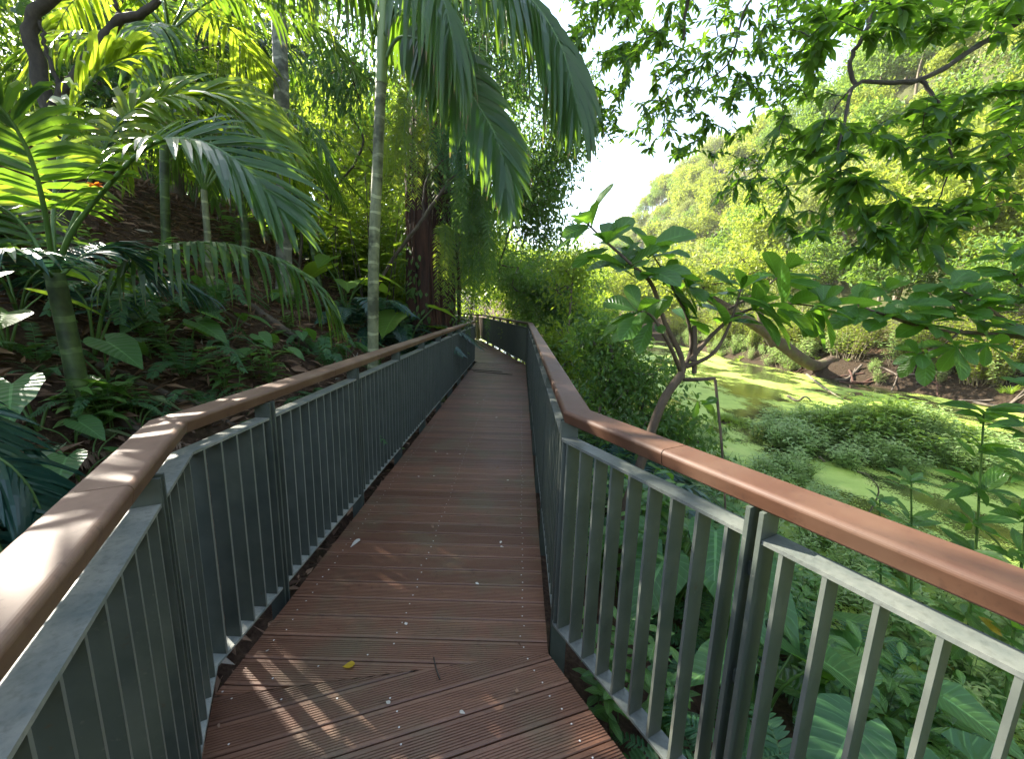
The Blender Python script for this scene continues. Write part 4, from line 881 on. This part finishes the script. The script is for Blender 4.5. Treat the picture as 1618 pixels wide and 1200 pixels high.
# second shrub reaching in from the right edge
b = np.array([5.2, 3.0, gz(5.2, 3.0)-.1])
woods = [([b, b+np.array([.05, .05, 1.2]), px(1760, 560, 3.3), px(1640, 535, 3.2)], .05, .02), ([px(1640, 535, 3.2), px(1560, 528, 3.2), px(1470, 520, 3.2), px(1390, 495, 3.2), px(1350, 480, 3.2)], .02, .006), ([px(1640, 535, 3.2), px(1580, 500, 3.2), px(1540, 470, 3.2), px(1500, 450, 3.25)], .016, .006), ([px(1660, 540, 3.2), px(1630, 480, 3.3), px(1600, 430, 3.3)], .016, .006), ([px(1520, 522, 3.2), px(1490, 545, 3.15), px(1450, 560, 3.1)], .009, .004)]
wh = [(px(u, v, y), d, n, s) for (u, v, y, d, n, s) in [(1350, 478, 3.2, (-.7, 0, .5), 9, .9), (1390, 492, 3.2, (-.4, 0, .6), 8, .9), (1430, 480, 3.2, (-.3, -.2, .8), 9, 1), (1470, 505, 3.2, (-.2, -.2, .5), 9, .95), (1500, 450, 3.25, (-.5, 0, .8), 9, 1), (1520, 485, 3.2, (-.2, -.2, .8), 8, 1), (1545, 465, 3.2, (-.2, 0, .9), 9, 1), (1570, 510, 3.2, (0, -.3, .6), 9, 1), (1600, 430, 3.3, (-.4, 0, .8), 10, 1.1), (1615, 470, 3.2, (-.2, -.2, .8), 10, 1.1), (1590, 400, 3.4, (-.2, 0, .8), 8, 1), (1450, 560, 3.1, (-.6, 0, -.1), 6, .7), (1510, 548, 3.1, (-.4, -.2, -.1), 7, .8), (1560, 545, 3.1, (-.2, -.2, 0), 7, .8), (1640, 520, 3.2, (-.2, -.2, .6), 9, 1), (1400, 455, 3.3, (-.4, 0, .7), 7, .8)]]
shrub('glossy broad leaved shrub reaching in from the right edge above the pond', b, woods, wh, 'broad', .31, .145)
# sapling with whorled leaves, right edge
def sapling(label, u, y, v0, v1, nw, L, mat='broad'):
    top = pix(u, v0, y); b = np.array([pix(u+25, v1, y)[0], y, 0]); b[2] = gz(b[0], b[1])-.1
    woods = [([b, (b+top)/2+np.array([.03, 0, 0]), top], .014, .006)]
    wh = [(top*(1-f)+b*f, (rng.normal(0, .2), -.15, 1), 9, 1-.1*f) for f in np.linspace(0, .8, nw)]
    shrub(label, b, woods, wh, mat, L, L*.3, 'sapling', 'stem', LANCE, 'sapling')
sapling('tall sapling with whorls of long leaves at the right edge', 1555, 3.0, 650, 900, 9, .30)
sapling('shorter leafy sapling left of the tall one on the right', 1440, 3.3, 760, 950, 6, .25, 'weed')
sapling('leafy sapling cut by the right edge of the picture', 1640, 2.7, 600, 900, 9, .28)
sapling('thin young sapling behind the right handrail over the duckweed', 1390, 3.8, 790, 900, 5, .2, 'weed')

# ------------------------------------------------------------------ tree overhanging from the upper right
TB = np.array([8.2, 2.6, gz(8.2, 2.6)-.2]); root = thing('overhanging_tree', 'leafy tree whose dark branches overhang from the upper right', 'tree', TB)
trunk = spline([TB, TB+np.array([-.2, .1, 2.5]), TB+np.array([-.5, .3, 5]), TB+np.array([-1.0, .6, 7.6])], 16)
limbs = [([trunk[11], pix(1700, -20, 4.9), pix(1618, 30, 4.6), pix(1545, 72, 4.4), pix(1460, 125, 4.3), pix(1410, 130, 4.25), pix(1350, 134, 4.2), pix(1335, 185, 4.15), pix(1325, 240, 4.1), pix(1330, 280, 4.1)], .055, .012),
         ([pix(1455, 126, 4.3), pix(1485, 170, 4.25), pix(1498, 220, 4.2), pix(1500, 260, 4.2), pix(1480, 330, 4.2)], .03, .008), ([trunk[13], pix(1640, -170, 5), pix(1450, -150, 4.9), pix(1250, -90, 4.8), pix(1110, -30, 4.7), pix(1083, 20, 4.7), pix(1080, 62, 4.7)], .06, .02),
         ([pix(1350, 134, 4.2), pix(1342, 95, 4.2), pix(1362, 60, 4.2), pix(1380, 10, 4.3), pix(1400, -60, 4.5)], .03, .03), ([pix(1350, 134, 4.2), pix(1320, 170, 4.2), pix(1285, 240, 4.2)], .014, .006), ([pix(1250, -90, 4.8), pix(1180, 10, 4.8), pix(1150, 100, 4.8), pix(1080, 150, 4.8)], .025, .007), ([trunk[9], pix(1750, 150, 4.6), pix(1640, 220, 4.4), pix(1560, 260, 4.3)], .035, .01)]
wood = MB(); tube(wood, trunk-TB, np.linspace(.2, .09, 16), 10); nodes = []
for pts, r0, r1 in limbs: q = spline(pts, 26); tube(wood, q-TB+rng.normal(0, .006, (26, 3)), np.linspace(r0, r1, 26)*.62, 7); nodes.append(q)
nodes = np.concatenate(nodes)
def inpoly(n, poly, y0, y1):
    poly = np.array(poly, float); out = []
    while len(out) < n:
        u, v = rng.uniform(poly.min(0), poly.max(0)); c = False; j = len(poly)-1
        for i in range(len(poly)):
            if (poly[i, 1] > v) != (poly[j, 1] > v) and u < (poly[j, 0]-poly[i, 0])*(v-poly[i, 1])/(poly[j, 1]-poly[i, 1])+poly[i, 0]: c = not c
            j = i
        if c: out.append(pix(u, v, rng.uniform(y0, y1)))
    return np.array(out)
at = np.concatenate([inpoly(70, [(880, -60), (1010, -60), (1010, 120), (960, 230), (905, 190)], 4.6, 6.0), inpoly(310, [(960, -60), (1330, -60), (1330, 60), (1300, 130), (1260, 190), (1180, 260), (1100, 250), (1010, 250), (920, 190), (980, 100)], 4.2, 6.0), inpoly(95, [(1300, -40), (1700, -40), (1700, 90), (1560, 60), (1420, 70), (1320, 40)], 3.8, 5), inpoly(165, [(1130, 260), (1240, 200), (1340, 150), (1440, 160), (1540, 120), (1700, 120), (1700, 400), (1560, 340), (1440, 370), (1330, 380), (1240, 370), (1110, 310)], 3.6, 5), inpoly(45, [(1330, 330), (1540, 330), (1500, 420), (1330, 400)], 3.6, 4.6)])
N = list(nodes); chains = []
order = np.argsort(np.min(np.linalg.norm(at[:, None]-nodes[None], axis=2), axis=1))
P = []; T = []
for k in order:
    a = at[k]; arr = np.array(N); dl = np.linalg.norm(arr-a, axis=1); b_ = int(np.argmin(dl)); m = max(3, int(dl[b_]/.09)); p0 = arr[b_]; ch = [p0]
    for i in range(1, m+1):
        t = i/m; q = p0*(1-t)+a*t+np.array([0, 0, .12*dl[b_]*math.sin(PI*t)])+rng.normal(0, .012, 3); ch.append(q); N.append(q)
    ch = np.array(ch); tube(wood, ch-TB, np.linspace(.004+.006*min(1, dl[b_]), .0022, len(ch)), 4, cap=False)
    Ld = max(.35, min(.7, dl[b_])); s = np.linspace(0, 1, 13); idx = len(ch)-1-s*min(len(ch)-1, Ld/(dl[b_]/m+1e-6))
    for x in idx:
        i = int(np.clip(x, 0, len(ch)-2)); f = x-i; P.append(ch[i]*(1-f)+ch[i+1]*f); T.append(nrm(ch[i+1]-ch[i]))
wood.build('trunk', M['twig'], root, smooth=True)
P = np.array(P)-TB; T = np.array(T); n = len(P); S = nrm(np.cross(T, [0, 0, 1.]))*np.where(np.arange(n) % 2, 1, -1)[:, None]
mb = MB(); D = T*.55+S*.8+rng.normal(0, .3, (n, 3)); D[:, 2] -= .25; l = rng.uniform(.11, .19, n)*np.where((P+TB)[:, 0]/(P+TB)[:, 1] < .62, .66, 1)
leaves(mb, P, D, np.array([0, 0, 1.])+rng.normal(0, .4, (n, 3)), l, l*.36, LANCE, .25, .2); mb.build('crown', M['over'], root)

# ------------------------------------------------------------------ pond island, banks
ip = [weed_plant('ginger_lily', 'x', 8, .75, .34, .065, 'reed', None, .35, 9, 'water plant', droop=.4), weed_plant('water_herb', 'x', 14, .42, .14, .03, 'feather', None, .7, 16, 'water plant', droop=.3, r=.004), grass_plant('reed_tuft', 'x', 60, .7, 'reed', None, .016, 'reed tuft')]
IG = 'clumps of lance leaved plants crowning the pond island'; JG = 'clumps of pale feathery herb covering the pond island'
for k in range(72):
    an, r = rng.random()*6.28, math.sqrt(rng.random()); x, y = 9.5+2.2*r*math.cos(an), 9.9+1.6*r*math.sin(an)
    put(ip[0], x, y, rng.uniform(.75, 1.2), 'yellow green lance leaved plant in the thicket on top of the pond island', IG)
for k in range(120):
    an, r = rng.random()*6.28, math.sqrt(rng.random()); x, y = 8.6+2.6*r*math.cos(an), 9.2+1.9*r*math.sin(an)
    put(ip[1], x, y, rng.uniform(.9, 1.6), 'pale feathery herb clump spreading over the low part of the pond island', JG, dz=max(0, WL-.05-gz(x, y)))
for k in range(26):
    an, r = rng.random()*6.28, math.sqrt(rng.random()); x, y = 6.1+.7*r*math.cos(an), 11.3+.8*r*math.sin(an)
    put(ip[2], x, y, rng.uniform(.5, .8), 'short grass tuft on the small islet left of the big island', 'grass tufts on the small islet', dz=max(0, WL-.05-gz(x, y)))
SHG = 'low herbs in the shallow water along the near shore'
for k in range(70):
    y = rng.uniform(2, 12); x = ninterp(y, RP)+rng.uniform(3., 5.2)
    put(ip[rng.integers(1, 3)], x, y, rng.uniform(.4, .8), 'low pale herb standing in the shallow water near the shore', SHG, dz=max(0, WL-.06-gz(x, y)))
for k in range(90):
    y = rng.uniform(2.5, 8); x = ninterp(y, RP)+rng.uniform(2.6, 5.4)
    put(ip[1], x, y, rng.uniform(.6, 1.15), 'low pale herb standing in the shallow water near the shore', SHG, dz=max(0, WL-.06-gz(x, y)))
# far bank
sh = weed_plant('bank_shrub', 'x', 20, 1.5, .22, .085, 'hill', None, .5, 18, 'shrub', OBOV, .4, 'bark_far', .012); shd = weed_plant('bank_shrub', 'x', 16, 1.2, .2, .07, 'feather', None, .5, 18, 'shrub', LANCE, .4, 'bark_far', .012)
for k in range(190):
    y = rng.uniform(7, 42); x = bank_x(y)+rng.uniform(.25, 3.4)
    if 17.5 < y < 21.5 and x < bank_x(y)+1.0: continue
    put((sh, shd, sh)[rng.integers(3)], x, y, rng.uniform(.7, 1.5), 'leafy shrub overhanging the brown far bank of the pond', 'shrubs lining the far bank of the pond')
for k in range(150):
    y = rng.uniform(8, 40); x = bank_x(y)+rng.uniform(-.25, 1.1)
    if 13 < y < 21 and rng.random() < .55: continue
    put((ip[2], ip[1], shd)[rng.integers(3)], x, y, rng.uniform(.6, 1.3), 'ragged grassy plant hanging over the water edge of the far bank', 'plants along the water edge of the far bank', dz=max(0, WL-.05-gz(x, y)))
for k in range(26):
    y = rng.uniform(11, 22); x = bank_x(y)+rng.uniform(-.3, .7); a_ = rng.uniform(0, 6.28); ln = rng.uniform(.5, 1.6); d_ = np.array([math.cos(a_), math.sin(a_), 0])*ln
    p_ = [np.array([x, y, 0])+d_*f for f in (-.5, 0, .5)]
    for q_ in p_: q_[2] = max(gz(q_[0], q_[1]), WL)+rng.uniform(0, .16)
    mb = MB(); tube(mb, spline(p_, 12), rng.uniform(.02, .06), 6); tag(mb.build('driftwood', M['log' if k % 2 else 'bark_dark'], None, True, origin=p_[0]), 'dark root or stick lying on the brown soil of the far bank', 'driftwood', 'roots and sticks on the far bank')
b = np.array([*pix(1318, 596, 20.5)[:2], 0]); b[2] = gz(b[0], b[1])-.2; yb = b[1]
root = thing('leaning_tree', 'brown tree leaning far left over the water from the far bank', 'tree', b)
mb = MB(); q = spline([b+np.array([.1, .1, -.9]), b+np.array([-.1, 0, 0]), pix(1285, 578, yb-.1), pix(1240, 548, yb-.3), pix(1205, 522, yb-.5), pix(1170, 500, yb-.7), pix(1120, 470, yb-.9)], 24)-b; tube(mb, q, np.linspace(.34, .2, 24), 12, ridge=.1)
tube(mb, spline([pix(1222, 545, yb-.35), pix(1210, 525, yb-.5), pix(1202, 500, yb-.6), pix(1200, 470, yb-.6), pix(1215, 440, yb-.6)], 14)-b, np.linspace(.2, .1, 14), 9)
at = np.concatenate([blob(40, pix(1090, 440, yb-1), (2.2, 1.6, 1.2), .3), blob(30, pix(1210, 420, yb-.5), (1.8, 1.5, 1.1), .3)])-b; N, ch, R = grow(q[14:], .2, at, rtip=.012); branch_mesh(mb, N, ch, R, 5); mb.build('trunk', M['bark_lean'], root, smooth=True)
P, T = sites(N, ch, .5); mb = MB(); foliage(mb, P, T, 24, .35, .26, .12); mb.build('crown', M['hill'], root)
def fallen(label, pts, r):
    mb = MB(); tube(mb, spline(pts, 16), np.linspace(r, r*.4, 16), 6); tag(mb.build('fallen_branch', M['bark_far'], None, True, origin=pts[0]), label, 'branch')
fallen('pale fallen branch slanting from the far bank into the duckweed', [pix(1275, 592, 19.5), pix(1300, 612, 16), pix(1330, 630, 14)], .06)
fallen('crooked dark branch poking out of the duckweed left of the island', [pix(1245, 626, 14.2), pix(1260, 634, 13.6), pix(1272, 627, 13.4), pix(1282, 634, 13.3)], .05)
fallen('thin bare twig rising from the water beyond the right handrail', [np.array([4.4, 5.0, -1.7]), pix(1385, 790, 4.9), pix(1375, 755, 4.8), pix(1355, 745, 4.8)], .012)
fallen('short broken sticks at the front edge of the pond island', [pix(1295, 722, 8.3), pix(1312, 738, 8.2), pix(1330, 744, 8.1)], .025)

# ------------------------------------------------------------------ plants under the right railing
rw = [weed_plant('broad_weed', 'x', 6, .6, .28, .085, 'weed', None, .4, 10), weed_plant('broad_weed', 'x', 8, .75, .2, .07, 'weed', None, .4, 12), grass_plant('grass_tuft', 'x', 46, .55, 'fern', None, .014)]
re_ = heart_plant('elephant_ear', 'x', 5, .42, .65, 'taro'); rf = fern_plant('fern', 'x', 9, .8, 'fern', rise=.6)
def Rr(proto, x, y, s, label, group=None, rz=None): return put(proto, x, y, s, label, group, rz)
Rr(re_, 1.25, 2.75, 1.1, 'big sunlit elephant ear just outside the right corner post', rz=.3)
Rr(re_, 1.5, 2.9, 1.3, 'large elephant ear at the foot of the twisted shrub', rz=1.5)
Rr(re_, 1.45, 1.95, .95, 'dull green elephant ear behind the near right balusters', rz=3)
Rr(re_, 1.8, 1.7, 1.1, 'bright elephant ear beside the double post on the right', rz=.9)
Rr(re_, 2.5, 2.3, 1.1, 'elephant ear nearest the water below the right handrail', rz=5)
Rr(re_, 1.3, 3.9, .95, 'elephant ear tucked behind the right corner of the handrail', rz=4)
Rr(rf, 1.25, 1.25, 1.0, 'feathery fern behind the near right double post', rz=.4)
Rr(rf, 1.45, .85, 1.0, 'low fern behind the lower right balusters', rz=2)
Rr(rf, .95, 1.45, .6, 'dark fern under the edge of the deck at the right corner', rz=4)
Rr(ferB, 1.45, 4.6, .7, 'silvery blue fern below the right rail past the corner', rz=4)
Rr(ferB, 1.5, 5.3, .7, 'second silvery fern farther along the right rail', rz=1)
WG = 'weeds crowding the bank under the right railing'; n = 0
for k in range(420):
    y = rng.uniform(-.6, 9); x = ninterp(y, RP)+.35+rng.random()**1.2*4.2
    if x-.0 < ninterp(y, RP)+.3 or n >= 230: continue
    if x < ninterp(y, RP)+1.0 and rng.random() < .5: continue
    n += 1; kd = rng.integers(9); pr = (rw[0], rw[1], rw[1], rf, re_, rw[0], rw[2], rf, rw[1])[kd]
    if pr is re_ and x < ninterp(y, RP)+1.1: pr = rw[1]
    hgt = np.interp(x-ninterp(y, RP), [.3, 1, 4], [.75, 1, .85])
    put(pr, x, y, rng.uniform(.6, 1.05)*hgt*(.75 if pr is re_ else 1), 'green weed or fern in the dense growth on the bank below the right railing', WG)
for k in range(60):
    y = rng.uniform(6, 24); x = ninterp(y, RP)+.5+rng.random()*3.0
    put((sap, rw[1], rf, ferA)[rng.integers(4)], x, y, rng.uniform(.5, 1.0), 'leafy plant in the green thicket outside the right railing near the bend', 'plants in the thicket outside the right railing')

# ------------------------------------------------------------------ small things on the deck
def ontop(name, label, cat, u, v, L, W, mat, rz, group=None, prof=OBOV):
    p = pix(u, v, 5); d = p-CAM; p = CAM+d*(-CH/d[2]); p[2] = .004
    mb = MB(); leaves(mb, p, (math.cos(rz), math.sin(rz), .05), (0, 0, 1), L, W, prof, -.1, .3, .03); o = mb.build(name, M[mat], None, True, origin=p); return tag(o, label, cat, group)
ontop('fallen_leaf', 'yellow fallen leaf lying on the near deck boards', 'leaf', 541, 1056, .055, .035, 'yellow', .2)
ontop('fallen_petal', 'large white petal lying near the left deck edge', 'petal', 554, 866, .09, .035, 'petal', 1.2)
PG = 'pale petals scattered on the deck'
for (u, v) in [(690, 715), (755, 638), (784, 660), (735, 625), (745, 618), (688, 753), (728, 718), (783, 661), (664, 754), (796, 866), (757, 925), (800, 760), (808, 603), (786, 572), (800, 634), (742, 605), (764, 633), (705, 718), (790, 860), (640, 985), (735, 1130), (610, 1110)]:
    ontop('fallen_petal', 'small pale petal among others scattered on the deck boards', 'petal', u, v, .025, .016, 'petal', rng.random()*6, PG)
for k in range(46):
    y = 1.2+rng.random()**1.6*9; x = rng.uniform(ninterp(y, LPd)+.05, ninterp(y, RPd)-.05) if rng.random() < .5 else ninterp(y, LPd)+.04+rng.random()**2*.3
    mb = MB(); a_ = rng.random()*6.28; l_ = rng.uniform(.015, .05); leaves(mb, np.array([x, y, .004]), (math.cos(a_), math.sin(a_), .15), (rng.normal(0, .3), rng.normal(0, .3), 1), l_, l_*rng.uniform(.25, .6), OBOV, -.2, .3, .05)
    tag(mb.build('leaf_scrap', M['litter'], None, True, origin=(x, y, .004)), 'small dry brown leaf scrap among others on the deck', 'leaf scrap', 'dry leaf scraps on the deck')
for (u, v, lb) in [(762, 586, 'dark dry twig lying across the far deck'), (778, 590, 'second dark dry twig on the far deck'), (690, 1058, 'short thin twig lying across the mitred seam')]:
    p = pix(u, v, 5); d = p-CAM; p = CAM+d*(-CH/d[2]); p[2] = .006; an = rng.uniform(1.4, 2.2) if v > 900 else rng.uniform(-.4, .4); ln = .06 if v > 900 else .5; e = np.array([math.cos(an), math.sin(an), 0])*ln
    mb = MB(); tube(mb, spline([p-e, p+rng.normal(0, .008, 3)*np.array([1, 1, 0]), p+e], 8), .003 if v > 900 else .012, 5); tag(mb.build('twig', M['twig'], None, True, origin=p), lb, 'twig')
for (x, y, lb) in [(-1.07, 9.2, 'pale green sprig poking through the left rail near the bend'), (-1.09, 6.9, 'bright leaf sprig growing through the left railing'), (-1.12, 4.4, 'white tipped sprig at the foot of the left railing')]:
    put(wdA, x-.14, y, .38, lb, dz=.28)
mb = MB(); n = 14; an = rng.random(n)*6.28; leaves(mb, np.tile(pix(150, 293, 2.75), (n, 1)), np.stack([np.cos(an), np.sin(an), rng.uniform(-.3, .8, n)], 1), np.array([0, 0, 1.]), .05, .02, LANCE, .2); tag(mb.build('orange_flower', M['orange'], None, True, origin=pix(150, 293, 2.75)), 'small orange flower beside the stem of the front palm frond', 'flower')

# ------------------------------------------------------------------ air
mb = MB(); box(mb, (5, 95, 24), (165, 0, 0), (0, 167, 0), (0, 0, 31)); hz = tag(mb.build('haze', None), 'thin sunlit haze filling the valley air', 'haze', kind='stuff')
hm = bpy.data.materials.new('haze'); hm.use_nodes = True; ht = hm.node_tree; ht.nodes.remove(ht.nodes['Principled BSDF']); pv = ht.nodes.new('ShaderNodeVolumePrincipled')
pv.inputs['Color'].default_value = (.97, .96, .86, 1); pv.inputs['Density'].default_value = .00045; pv.inputs['Anisotropy'].default_value = .3
ht.links.new(pv.outputs[0], ht.nodes['Material Output'].inputs['Volume']); hz.data.materials.append(hm)
